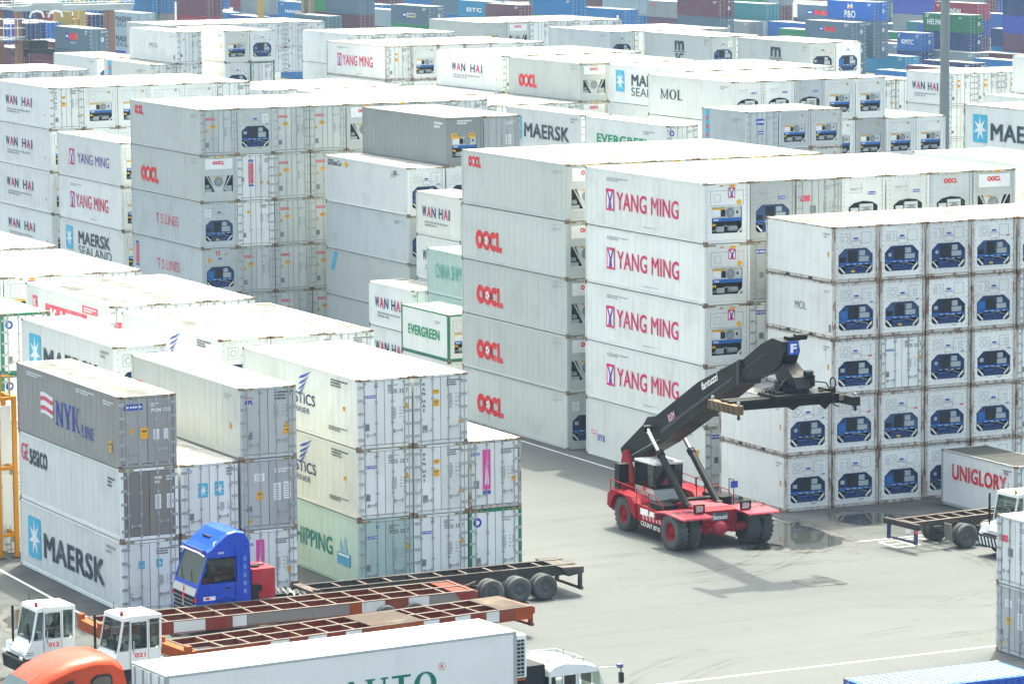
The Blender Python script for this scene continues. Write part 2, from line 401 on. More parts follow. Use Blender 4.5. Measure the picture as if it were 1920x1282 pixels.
        for r_ in range(6): rect(mb,w*.12,h*(.1+.14*r_),w*.85,h*(.15+.14*r_),.003,FADED)
    elif kind == 'vent':
        rect(mb,0,0,w,h,0,FANG)
        for r_ in range(5): rect(mb,w*.1,h*(.1+.17*r_),w*.9,h*(.18+.17*r_),.003,flat('vent_slot',(.15,.16,.17)))
    elif kind == 'dot':
        fan(mb, [(w/2+w/2*math.cos(t),h/2+h/2*math.sin(t)) for t in [2*math.pi*i/16 for i in range(16)]], 0, BLUEI)
        fan(mb, [(w/2+w/4*math.cos(t),h/2+h/4*math.sin(t)) for t in [2*math.pi*i/12 for i in range(12)]], .003, WHI)
    elif kind == 'pink':
        rect(mb,0,0,w,h,0,PINKS); mb.poly([(w*.25,h*.12,.003),(w*.78,h*.12,.003),(w*.6,h*.62,.003),(w*.5,h*.9,.003),(w*.42,h*.62,.003)],WHI)
        rect(mb,0,-h*.12,w,-h*.02,0,BLUEI)
    elif kind == 'ship':
        rect(mb,0,0,w,h,0,LBLUE)
        mb.poly([(w*.2,h*.25,.003),(w*.8,h*.3,.003),(w*.65,h*.6,.003),(w*.45,h*.8,.003),(w*.35,h*.5,.003)],WHI)
    elif kind == 'bluebar':
        rect(mb,0,0,w,h,0,BLUEI)
        for x0,x1 in ((.08,.24),(.32,.42),(.46,.56),(.6,.7),(.74,.94)): rect(mb,x0*w,h*.34,x1*w,h*.66,.003,WHI)
    elif kind == 'apl':
        rect(mb,0,h*.8,w,h*.95,0,REDI)
    elif kind == 'redsq': rect(mb,0,0,w,h,0,REDF)
    elif kind == 'redbar':
        rect(mb,0,0,w,h,0,REDF)
    elif kind == 'blued':
        rect(mb,0,0,w*.3,h,0,BLUEI); rect(mb,w*.3,0,w,h,0,REDI); rect(mb,w*.06,h*.35,w*.22,h*.65,.003,WHI)
    elif kind == 'yell':
        rect(mb,0,0,w*.32,h,0,BLUEI); rect(mb,w*.32,0,w,h,0,flat('straw_ink',(.6,.55,.3))); rect(mb,w*.06,h*.3,w*.26,h*.7,.003,WHI); rect(mb,w*.42,h*.35,w*.92,h*.65,.003,BLUEI)
    elif kind == 'oval':
        fan(mb, [(w/2+w/2*math.cos(t),h/2+h/2*math.sin(t)) for t in [2*math.pi*i/14 for i in range(14)]], 0, BLUEI)
        rect(mb,-w*.3,-h*.7,w*1.3,-h*.35,0,FADED)
    elif kind == 'bluestrip':
        mb.poly([(0,0,0),(w*.45,0,0),(w,h,0),(w*.55,h,0)],LBLUE)
    elif kind == 'hal':
        rect(mb,0,h*.9,w,h,0,BLUEI); rect(mb,0,0,w,h*.07,0,BLUEI); rect(mb,0,h*.1,w,h*.87,0,REDF)
    elif kind == 'strip':
        rect(mb,0,0,w,h,0,LBLUE)
        for y in (.2,.45,.7): rect(mb,w*.2,h*y,w*.8,h*(y+.12),.003,REDF)
    me = mb.mesh(kind); EM[key] = me; return me
REDL = REDI
# ------------------------------------------------------------------ containers
W = 2.438
CACHE = {}
def cached(key, fn):
    if key not in CACHE: CACHE[key] = fn()
    return CACHE[key]
def body_mesh(L, h, mat, style, fork):
    mb = MB(); hw = W/2; a = L/2
    if style == 'r':           # smooth insulated wall with shallow ribs
        x = hw-.022
        mb.box((-x, -a+.42, .16), (x, a-.03, h-.06), mat)
        for s in (-1, 1): mb.box((min(s*x, s*(x-.05)), -a+.06, .16), (max(s*x, s*(x-.05)), -a+.42, h-.06), mat)
        n = int(L/.61)
        for s in (-1, 1):
            for i in range(1, n):
                yy = -a + L*i/n
                mb.box((min(s*x, s*(x+.007)), yy-.022, .2), (max(s*x, s*(x+.007)), yy+.022, h-.1), mat)
    else:                      # corrugated steel
        n = int(L/.28)
        for s in (-1, 1):
            prof = []
            for i in range(n):
                y0 = -a+.1+(L-.2)*i/n; p = (L-.2)/n
                prof += [(y0, hw-.015), (y0+p*.3, hw-.015), (y0+p*.5, hw-.06), (y0+p*.8, hw-.06)]
            prof.append((a-.1, hw-.015))
            vs = [(s*q, yy, .14) for yy, q in prof] + [(s*q, yy, h-.08) for yy, q in prof]; k = len(prof)
            mb.add(vs, [(i, i+1, i+1+k, i+k) for i in range(k-1)], mat)
        mb.box((-hw+.08, -a+.06, .15), (hw-.08, a-.04, h-.07), mat)
    mb.box((-hw+.1, -a+.1, .02), (hw-.1, a-.1, .155), DARK)
    if fork:
        for y0 in (-L*.17-.2, L*.17-.2):
            for s in (-1, 1): mb.box((min(s*(hw-.03), s*(hw+.004)), y0, .035), (max(s*(hw-.03), s*(hw+.004)), y0+.38, .15), DARK)
    return mb.mesh('wall')
def roof_mesh(L, h, mat, style):
    mb = MB(); hw = W/2; a = L/2
    mb.box((-hw+.05, -a+.06, h-.058), (hw-.05, a-.06, h-.022), mat)
    if style == 'r':
        n = int(L/1.5)
        for i in range(1, n): mb.box((-hw+.06, -a+L*i/n-.02, h-.022), (hw-.06, -a+L*i/n+.02, h-.016), mat)
    else:
        n = int(L/.3)
        for i in range(n): mb.box((-hw+.1, -a+.15+(L-.3)*i/n, h-.022), (hw-.1, -a+.15+(L-.3)*(i+.5)/n, h-.004), mat)
    return mb.mesh('roof')
def frame_mesh(L, h, mat, cast):
    mb = MB(); hw = W/2; a = L/2; t = .13; g = .003
    for sx in (-1, 1):
        for sy in (-1, 1):
            mb.box((min(sx*hw, sx*(hw-t)), min(sy*a, sy*(a-t)), .12), (max(sx*hw, sx*(hw-t)), max(sy*a, sy*(a-t)), h-.12), mat)
            for z0, z1 in ((.005, .12), (h-.12, h-.005)):
                mb.box((min(sx*(hw+g), sx*(hw-.16)), min(sy*(a+g), sy*(a-.178)), z0), (max(sx*(hw+g), sx*(hw-.16)), max(sy*(a+g), sy*(a-.178)), z1), cast)
                mb.box((min(sx*(hw+g+.001), sx*(hw-.02)), min(sy*(a-.12), sy*(a-.06)), z0+.035), (max(sx*(hw+g+.001), sx*(hw-.02)), max(sy*(a-.12), sy*(a-.06)), z1-.03), DARK)
        mb.box((min(sx*hw, sx*(hw-.06)), -a+.18, .03), (max(sx*hw, sx*(hw-.06)), a-.18, .17), mat)
        mb.box((min(sx*hw, sx*(hw-.06)), -a+.18, h-.1), (max(sx*hw, sx*(hw-.06)), a-.18, h-.02), mat)
    for sy in (-1, 1):
        y0, y1 = sorted((sy*(a-.01), sy*(a-.11)))
        mb.box((-hw+.16, y0, h-.12), (hw-.16, y1, h-.02), mat)
        mb.box((-hw+.16, y0, .02), (hw-.16, y1, .15), mat)
    if h > 2.7 and mat not in (STEELG,):       # black and yellow height marks on the front header
        for sx in (-1, 1):
            for i in range(6):
                xx = sx*(.62+i*.075); mb.box((min(xx, xx+sx*.07), -a+.004, h-.1), (max(xx, xx+sx*.07), -a+.0095, h-.035), INK if i % 2 else YDIM)
    return mb.mesh('frame')
BZ = (.17, -.12)
def door_mesh(side, L, h, mat, bars):      # side -1 left leaf, +1 right leaf
    mb = MB(); hw = W/2; a = L/2
    x0, x1 = sorted((side*.014, side*(hw-.15))); z0, z1 = .175, h-.14
    mb.box((-hw+.13 if side < 0 else 0, -a+.05, .15), (0 if side < 0 else hw-.13, -a+.062, h-.12), SEAL)
    mb.box((x0, -a+.02, z0), (x1, -a+.05, z1), mat)
    nh = 5
    for i in range(nh):
        z = .35 + (h-.75)*i/(nh-1)
        e = side*(hw-.02); q = side*(hw-.27); c0, c1 = sorted((e, q))
        mb.box((c0, -a-.012, z), (c1, -a+.019, z+.11), STEEL)
    if bars:
        for b in (.33, .82):
            add_bar(mb, side*b*(hw-.13), L, h)
    return mb.mesh('door')
def add_bar(mb, x, L, h, ax=0):
    a = L/2
    mb.cyl((x, -a+.004, .06), (x, -a+.004, h-.04), .021, STEEL, 6)
    for z in (.16, h*.36, h*.66, h-.2): mb.box((x-.05, -a-.02, z-.05), (x+.05, -a+.019, z+.05), STEEL)
def bar_mesh(x, L, h):
    mb = MB(); add_bar(mb, x, L, h); return mb.mesh('locking_bar')
def handle_mesh(x, z, L):
    mb = MB(); a = L/2
    mb.bar((x-.2, -a-.014, z), (x+.2, -a-.014, z+.015), .03, .035, STEEL); mb.box((x-.2, -a-.01, z-.09), (x-.13, -a+.019, z+.06), STEEL)
    mb.box((x+.14, -a-.01, z-.05), (x+.2, -a+.019, z+.08), STEEL)
    return mb.mesh('handle')
def unit_panel_oct(L, h, mat):             # white end wall with an eight-sided opening
    mb = MB(); hw = W/2; a = L/2; y0, y1 = -a+.025, -a+.06
    xl, xr, zb, zt = -.92, .92, .15*h, .60*h; cx, cz = .34, .30
    e = hw-.14; zB, zT = .16, h-.125
    mb.box((-e, y0, zt), (e, y1, zT), mat); mb.box((-e, y0, zB), (e, y1, zb), mat)
    mb.box((-e, y0, zb), (xl, y1, zt), mat); mb.box((xr, y0, zb), (e, y1, zt), mat)
    for s in (-1, 1):
        X = s*.92
        mb.prism([(X, zt), (X, zt-cz), (X-s*cx, zt)], 'y', y0, y1, mat)
        mb.prism([(X, zb), (X, zb+.12), (X-s*.14, zb)], 'y', y0, y1, mat)
    for z in (zt+.04, zT-.06, zb-.06):
        for i in range(8): mb.box((-e+.1+i*(2*e-.2)/7-.018, y0-.01, z-.018), (-e+.1+i*(2*e-.2)/7+.018, y0, z+.018), FANG)
    for s in (-1, 1):
        for i in range(9): mb.box((s*(e-.05)-.018, y0-.01, zB+.15+i*(zT-zB-.3)/8-.018), (s*(e-.05)+.018, y0, zB+.15+i*(zT-zB-.3)/8+.018), FANG)
    # hatch outlines on the upper half
    for x0, x1, z0, z1 in ((-.8,-.28,.68*h,.86*h),(-.2,.3,.63*h,.72*h),(.3,.82,.68*h,.88*h)):
        for q in ((x0,z0,x1,z0+.018),(x0,z1-.018,x1,z1),(x0,z0,x0+.018,z1),(x1-.018,z0,x1,z1)):
            mb.box((q[0], y0-.006, q[1]), (q[2], y0+.001, q[3]), FADED)
    n = 18; mb.add([(-.54+.15*math.cos(2*math.pi*i/n), y0-.006, .77*h+.15*math.sin(2*math.pi*i/n)) for i in range(n)] + [(-.54+.12*math.cos(2*math.pi*i/n), y0-.006, .77*h+.12*math.sin(2*math.pi*i/n)) for i in range(n)], [(i,(i+1)%n,(i+1)%n+n,i+n) for i in range(n)], FADED)
    return mb.mesh('end_panel')
def unit_oct(L, h, var):
    mb = MB(); a = L/2; rs = random.Random(var); zb, zt = .15*h, .60*h; H = zt-zb
    mb.box((-.95, -a+.3, zb-.1), (.95, -a+.34, zt+.1), MBLACK)
    # top cover with chamfered corners
    zc = zb+.36*H
    cov = (NAVY, NAVY, NAVY, flat('faded_navy_paint', (.05,.09,.20)), flat('dark_navy_paint', (.012,.028,.09)))[var]
    mb.prism([(-.92, zc), (.92, zc), (.92, zt-.3), (.58, zt-.005), (-.58, zt-.005), (-.92, zt-.3)], 'y', -a+.1, -a+.29, cov)
    mb.box((-.91, -a+.07, zc-.02), (.91, -a+.13, zc+.07), NAVYB if var != 2 else NAVY)
    if var == 1: mb.box((-.8, -a+.085, zc+.1), (-.42, -a+.1, zt-.28), NAVYB)
    mb.box((-.34, -a+.08, zc+.09), (.12, -a+.1, zt-.1), MBLACK)
    mb.box((.22, -a+.06, zt-.36), (.52, -a+.1, zt-.12), MGREY); mb.box((.2, -a+.05, zc+.12), (.72, -a+.1, zt-.4), MGREY)
    if var == 3: mb.box((-.82, -a+.08, zc+.12), (-.5, -a+.1, zc+.34), MBLACK); mb.box((-.2, -a+.075, zb+.05), (.0, -a+.12, zb+.16), YDIM)
    if var == 4: mb.box((-.76, -a+.06, zt-.5), (-.56, -a+.1, zt-.33), MGREY); mb.tube([(.1,-a+.05,zb+.02),(.3,-a+.03,zb-.1),(.6,-a+.05,zb+.02)], .02, MBLACK)
    if var in (0, 2): mb.cyl((-.6, -a+.095, zc+.33), (-.6, -a+.085, zc+.33), .09, MGREY, 10)
    for i in range(4): x = -.45+i*.33; mb.box((x, -a+.065, zc), (x+.16, -a+.069, zc+.022), WHI)
    # machinery below
    mb.cyl((-.5, -a+.2, zb+.2*H), (.05, -a+.2, zb+.2*H), .13, NAVY, 10); mb.box((.12, -a+.15, zb+.06), (.62, -a+.28, zb+.24*H), NAVY)
    mb.tube([(-.7, -a+.18, zb+.3*H), (-.2, -a+.16, zb+.27*H), (.3, -a+.17, zb+.31*H), (.74, -a+.18, zb+.2*H)], .025, MGREY)
    mb.box((-.7, -a+.08, zb+.02), (.7, -a+.14, zb+.12*H), NAVY)
    return mb.mesh('cooling_unit')
def strut_mesh(s, L, h):
    mb = MB(); a = L/2; zb = .15*h
    mb.bar((s*.86, -a+.05, zb+.33), (s*.58, -a+.05, zb+.04), .05, .06, WHITE); return mb.mesh('strut')
def unit_panel_fan(L, h, mat):             # recessed end panel with wide window below
    mb = MB(); hw = W/2; a = L/2; e = hw-.14; y0, y1 = -a+.03, -a+.06
    mb.box((-e, y0, .60*h), (e, y1, h-.125), mat); mb.box((-e, y0, .16), (e, y1, .17*h), mat)
    mb.box((-e, y0, .17*h), (-.82, y1, .60*h), mat); mb.box((.82, y0, .17*h), (e, y1, .60*h), mat)
    for q in ((-.9,.62*h,.9,.62*h+.02),(-.9,.86*h,.9,.86*h+.02),(-.9,.62*h,-.88,.86*h),(.88,.62*h,.9,.86*h),(-.7,.68*h,-.35,.685*h),(-.7,.8*h,-.35,.805*h),(-.7,.68*h,-.685,.8*h),(-.36,.68*h,-.345,.8*h)):
        mb.box((q[0], y0-.006, q[1]), (q[2], y0+.001, q[3]), FADED)
    for s in (-1, 1):
        for i in range(10): mb.box((s*(e-.04)-.016, y0-.01, .3+i*(h-.7)/9-.016), (s*(e-.04)+.016, y0, .3+i*(h-.7)/9+.016), FANG)
    return mb.mesh('end_panel')
def unit_fan(L, h):
    mb = MB(); a = L/2; zb, zt = .17*h, .60*h
    mb.box((-.9, -a+.26, zb-.05), (.9, -a+.3, zt+.05), MBLACK)
    mb.box((-.82, -a+.1, .40*h), (.82, -a+.25, zt), flat('unit_white', (.6,.63,.63)))
    mb.box((-.82, -a+.05, .36*h), (.82, -a+.12, .415*h), NAVYB)
    for i in range(3): mb.box((-.7+i*.09, -a+.045, .375*h), (-.64+i*.09, -a+.049, .4*h), WHI)
    mb.box((-.76, -a+.09, .44*h), (-.32, -a+.1, .56*h), WHI); mb.box((-.76, -a+.085, .555*h), (-.1, -a+.1, .585*h), YEL)
    mb.box((-.3, -a+.08, .44*h), (-.06, -a+.1, .55*h), MBLACK)
    mb.box((.44, -a+.08, .44*h), (.74, -a+.1, .57*h), flat('unit_white', (.6,.63,.63))); mb.box((.53, -a+.075, .48*h), (.63, -a+.081, .53*h), MBLACK)
    mb.box((-.5, -a+.14, zb+.06), (-.1, -a+.26, zb+.3), MGREY); mb.cyl((.1, -a+.2, zb+.2), (.6, -a+.2, zb+.2), .14, FANG, 10)
    mb.box((-.75, -a+.12, zb+.34), (-.56, -a+.2, zb+.44), YEL); mb.tube([(-.7,-a+.16,zb+.1),(0,-a+.15,zb+.34),(.7,-a+.16,zb+.12)], .025, MGREY)
    return mb.mesh('cooling_unit')
def fan_mesh(x, z, r, L, grille=True):
    mb = MB(); a = L/2
    mb.lathe([(r, .02), (r, -.02), (r*.86, -.02), (r*.8, .01), (0.01, .012)], (x, -a+.08, z), FANG, 20, 'y')
    for k in (.3, .55): mb.lathe([(r*k, -.012), (r*k+.012, -.016), (r*k+.024, -.012)], (x, -a+.08, z), MGREY, 16, 'y')
    for i in range(4):
        t = math.pi*i/4; mb.bar((x-r*.85*math.cos(t), -a+.064, z-r*.85*math.sin(t)), (x+r*.85*math.cos(t), -a+.064, z+r*.85*math.sin(t)), .016, .01, MGREY, (0,1,0))
    return mb.mesh('fan_grille')
def unit_panel_v(L, h, mat):
    mb = MB(); hw = W/2; a = L/2; e = hw-.14; y0, y1 = -a+.03, -a+.06
    mb.box((-e, y0, .56*h), (e, y1, h-.125), mat); mb.box((-e, y0, .15), (e, y1, .19*h), mat)
    mb.box((-e, y0, .19*h), (-.95, y1, .56*h), mat); mb.box((.95, y0, .19*h), (e, y1, .56*h), mat)
    mb.box((-.9, y0-.012, .70*h), (.9, y0, .92*h), WHI)
    for i in range(10): mb.box((-e+.08+i*(2*e-.16)/9-.02, y0-.01, .945*h), (-e+.08+i*(2*e-.16)/9+.02, y0, .955*h), FANG)
    return mb.mesh('end_panel')
def unit_v(L, h):
    mb = MB(); a = L/2; uw = flat('unit_white', (.6,.63,.63))
    mb.box((-1.0, -a+.28, .15*h), (1.0, -a+.32, .6*h), MBLACK)
    mb.prism([(-.62,.56*h),(.62,.56*h),(.2,.2*h),(-.2,.2*h)], 'y', -a+.1, -a+.2, uw)
    for s in (-1, 1): mb.bar((s*.8, -a+.05, .56*h), (s*.22, -a+.05, .2*h), .06, .05, uw)
    for s in (-1, 1): mb.bar((s*.93, -a+.06, .56*h), (s*.62, -a+.06, .36*h), .05, .05, MBLACK)
    mb.box((-.9, -a+.12, .2*h), (-.45, -a+.22, .28*h), MGREY); mb.box((.45, -a+.12, .2*h), (.9, -a+.22, .34*h), MGREY)
    mb.box((-.86, -a+.1, .3*h), (-.6, -a+.2, .37*h), FANG); mb.box((-.9, -a+.05, .19*h), (.9, -a+.09, .215*h), uw)
    mb.box((-.35, -a+.08, .53*h), (-.1, -a+.098, .55*h), YEL)
    return mb.mesh('cooling_unit')
def unit_panel_hood(L, h, mat):
    mb = MB(); hw = W/2; a = L/2; e = hw-.14; y0, y1 = -a+.03, -a+.06
    mb.box((-e, y0, .16), (e, y1, h-.125), mat)
    for s in (-1, 1):
        for i in range(11): mb.box((s*(e-.05)-.02, y0-.01, .3+i*(h-.6)/10-.02), (s*(e-.05)+.02, y0, .3+i*(h-.6)/10+.02), FANG)
    for i in range(9): mb.box((-e+.1+i*(2*e-.2)/8-.02, y0-.01, .935*h), (-e+.1+i*(2*e-.2)/8+.02, y0, .95*h), FANG)
    for q in ((-.8,.72*h,-.1,.725*h),(.15,.7*h,.8,.705*h),(-.1,.72*h,-.09,.88*h)): mb.box((q[0], y0-.006, q[1]), (q[2], y0+.001, q[3]), FADED)
    return mb.mesh('end_panel')
def unit_hood(L, h):
    mb = MB(); a = L/2; uw = flat('unit_white', (.6,.63,.63))
    arch = [(-.8,.12*h),(.8,.12*h),(.8,.5*h),(.5,.56*h),(0,.58*h),(-.5,.55*h),(-.8,.48*h)]
    mb.prism(arch, 'y', -a+.0, -a+.029, MBLACK)
    mb.box((-.72, -a-.03, .2*h), (-.3, -a-.002, .47*h), uw); mb.box((-.5, -a-.04, .32*h), (-.34, -a-.03, .42*h), ORG)
    mb.box((-.24, -a-.08, .2*h), (.5, -a-.002, .53*h), uw)
    for i in range(6): mb.box((-.16, -a-.086, (.24+i*.045)*h), (.4, -a-.08, (.26+i*.045)*h), FANG)
    mb.box((-.75, -a-.03, .13*h), (.75, -a-.002, .18*h), NAVY)
    return mb.mesh('cooling_unit')

# lettering and emblems: T text, S serif text, E emblem; then s0, z0, s1, z1 as fractions of the face
SIDE = {
 'ym': [('E','ym',.185,.30,.255,.67), ('T','YANG MING',.275,.335,.79,.64,MAG,.012), ('E','fcode',.19,.80,.37,.87), ('E','fcode',.5,.1,.62,.13)],
 'ymp': [('E','ym',.19,.30,.27,.67), ('T','YANG MING',.32,.36,.82,.60,PURP,.0)],
 'oocl': [('E','oocl',.145,.23,.40,.58), ('E','fcode',.87,.80,.955,.87), ('E','fcode',.87,.9,.97,.93)],
 'oocls': [('E','oocl',.07,.70,.19,.90), ('E','fcode',.87,.80,.955,.87)],
 'maersk': [('E','star',.085,.20,.215,.80), ('T','MAERSK',.245,.27,.84,.64,SLATE,.03), ('E','fcode',.86,.76,.95,.9)],
 'sealand': [('E','star',.10,.30,.21,.85), ('T','MAERSK',.30,.48,.80,.78,SLATE,.03), ('T','SEALAND',.30,.22,.82,.44,SLATE,.005)],
 'nyk': [('E','flag',.245,.36,.37,.70), ('S','NYK',.395,.29,.63,.64,BLUEI), ('S','LINE',.65,.26,.77,.43,BLUEI), ('E','wcode',.11,.86,.27,.93), ('E','wcode',.60,.86,.78,.93), ('E','wcode',.86,.83,.96,.90), ('E','yrect',.91,.2,.935,.36)],
 'seaco': [('T','GE',.025,.59,.095,.84,REDF,.015), ('T','seaco',.11,.56,.29,.80,SLATE,.015), ('E','code',.88,.7,.95,.85)],
 'seacos': [('T','GESeaCo',.03,.80,.20,.92,SLATE,.02), ('E','dia',.23,.78,.29,.93), ('E','fcode',.8,.75,.9,.85), ('E','vent',.83,.8,.87,.9)],
 'tsl': [('T','T S LINES',.36,.36,.68,.58,REDF,.0)],
 'tslb': [('T','T S LINES',.36,.36,.68,.58,REDF,.0), ('E','hal',.05,.3,.09,.85)],
 'wanhai': [('T','W',.235,.46,.30,.68,NAVYI,.02), ('T','A',.31,.46,.37,.68,MAG,.02), ('T','N',.38,.46,.44,.68,NAVYI,.02), ('T','H',.52,.46,.585,.68,NAVYI,.02), ('T','A',.60,.46,.66,.68,MAG,.02), ('T','I',.68,.46,.695,.68,NAVYI,.02), ('E','fcode',.26,.26,.66,.38), ('E','tri',.9,.3,.92,.36)],
 'wanhaibig': [('T','W',.14,.44,.235,.68,NAVYI,.02), ('T','A',.25,.44,.34,.68,MAG,.02), ('T','N',.355,.44,.45,.68,NAVYI,.02), ('T','H',.52,.44,.61,.68,NAVYI,.02), ('T','A',.63,.44,.72,.68,MAG,.02), ('T','I',.74,.44,.765,.68,NAVYI,.02), ('E','fcode',.2,.22,.72,.36)],
 'evergreen': [('T','EVERGREEN',.15,.40,.82,.62,GRI,.03), ('E','fcode',.72,.72,.85,.82)],
 'china': [('T','CHINA SHIPPING',.13,.36,.78,.62,TEALI,.02), ('E','sail',.82,.28,.93,.72)],
 'chinal': [('T','CHINA SHIPPING',.18,.38,.95,.70,flat('sea_green_ink',(.12,.45,.36)),.01)],
 'logistics': [('E','wing',.495,.53,.62,.93), ('T','LOGISTICS',.30,.42,.645,.58,NAVYI,.01), ('T','CARRIER',.40,.29,.60,.37,NAVYI,.0), ('E','code',.78,.80,.92,.92), ('E','code',.76,.17,.92,.24), ('E','yrect',.88,.5,.9,.56)],
 'apl': [('E','apl',.045,.50,.11,.66), ('T','APL',.045,.46,.11,.62,BLUEI,.03), ('E','fcode',.86,.8,.94,.88), ('E','tri',.9,.4,.925,.5)],
 'kline': [('E','redsq',.085,.58,.14,.81), ('T','K',.096,.63,.13,.76,WHI,.02), ('E','redbar',.24,.30,.73,.73), ('T','K LINE',.30,.36,.68,.67,WHI,.03), ('E','redbar',.68,.76,.855,.88), ('E','wcode',.70,.78,.84,.86)],
 'nyks': [('E','flag',.045,.36,.085,.48), ('S','NYK',.10,.29,.17,.40,BLUEI), ('E','fcode',.8,.75,.9,.85), ('E','yrect',.93,.5,.95,.6)],
 'mol': [('S','MOL',.15,.42,.42,.66,SLATE), ('E','fcode',.86,.78,.95,.88)],
 'molp': [('T','MOL',.43,.44,.60,.58,flat('grey_ink',(.16,.18,.19)),.0), ('E','fcode',.86,.8,.95,.86), ('E','vent',.93,.12,.96,.26)],
 'msc': [('T','m',.46,.50,.60,.80,SLATE,.04), ('T','SC',.47,.18,.59,.42,SLATE,.04), ('T','_',.44,.45,.62,.475,SLATE,.0), ('E','fcode',.9,.7,.95,.9)],
 'plain': [('E','fcode',.86,.78,.95,.88), ('E','yrect',.92,.45,.94,.55)],
 'bare': [('E','fcode',.84,.80,.94,.88)],
 'cosco': [('E','bluestrip',.05,.55,.14,.95)],
 'strip': [('E','strip',.08,.05,.16,.95), ('E','fcode',.7,.7,.9,.8)],
 'uniglory': [('T','UNIGLORY',.15,.50,.88,.78,REDI,.03), ('E','code',.84,.8,.95,.9)],
 'pando': [('E','pflag',.44,.58,.56,.90), ('T','P&O',.38,.10,.62,.50,WHI,.03), ('E','wcode',.88,.75,.96,.9)],
 'kmtc': [('T','KMTC',.2,.35,.72,.62,WHI,.03), ('E','wcode',.84,.7,.95,.9), ('E','wcode',.05,.7,.13,.92)],
 'heung': [('T','HEUNG-A',.1,.36,.55,.68,WHI,.02), ('E','wcode',.06,.75,.14,.95), ('E','wcode',.78,.74,.84,.84)],
 'hyundai': [('T','HYUNDAI',.2,.36,.62,.64,WHI,.03), ('E','wcode',.06,.7,.13,.85)],
 'korea': [('T','KOREA LINE',.3,.40,.95,.66,WHI,.01), ('E','wcode',.3,.2,.8,.32)],
 'hanjin': [('T','HANJIN',.24,.24,.8,.50,WHI,.04), ('E','wcode',.1,.75,.2,.85)],
 'hanjin2': [('T','HANJIN',.1,.16,.55,.45,WHI,.04), ('E','dot',.76,.36,.9,.78)],
 'sitc': [('T','SITC',.25,.3,.72,.56,WHI,.04)],
 'hamburg': [('E','blued',.31,.42,.67,.74), ('E','wcode',.46,.25,.63,.33), ('E','wcode',.88,.7,.95,.92)],
 'blured': [('E','blued',.30,.46,.66,.68), ('E','wcode',.85,.75,.95,.9)],
 'redbar': [('E','blued',.22,.42,.86,.68)],
 'yellowlogo': [('E','yell',.31,.36,.66,.60), ('E','wcode',.85,.75,.95,.9)],
 'redsq': [('E','redsq',.06,.55,.16,.8), ('E','redbar',.7,.4,.83,.5)],
 'redsmall': [('T','OOCL',.1,.65,.27,.82,REDF,.03)],
 'small': [('T','UAL',.35,.55,.55,.72,WHI,.0)],
 'code': [('E','wcode',.86,.75,.96,.9)],
 '': [],
}
SIDE_LOOK = {'ym':'magenta lettering','ymp':'purple lettering','oocl':'big red letters','oocls':'small red letters','maersk':'star emblem and black letters','sealand':'two-line black lettering','nyk':'striped flag emblem','seaco':'red and slate lettering','seacos':'small lettering and diamond','tsl':'thin red letters','tslb':'red letters and strip','wanhai':'blue and red letters','wanhaibig':'large blue-red letters','evergreen':'green lettering','china':'dark teal lettering','chinal':'pale teal lettering','logistics':'blue wing emblem','apl':'small red-blue logo','kline':'red banner','nyks':'small flag emblem','mol':'slate serif letters','molp':'thin slate letters','msc':'stacked dark letters','cosco':'light blue slash','strip':'blue and red strip','uniglory':'red block letters','pando':'flag above white letters','kmtc':'white letters','heung':'white letters','hyundai':'white letters','korea':'long white lettering','hanjin':'white letters','hanjin2':'white letters and ring','sitc':'white letters','hamburg':'blue-red logo','blured':'blue-red logo','redbar':'wide blue-red logo','yellowlogo':'blue-yellow logo','redsq':'red square logo','redsmall':'small red letters','small':'small white letters'}
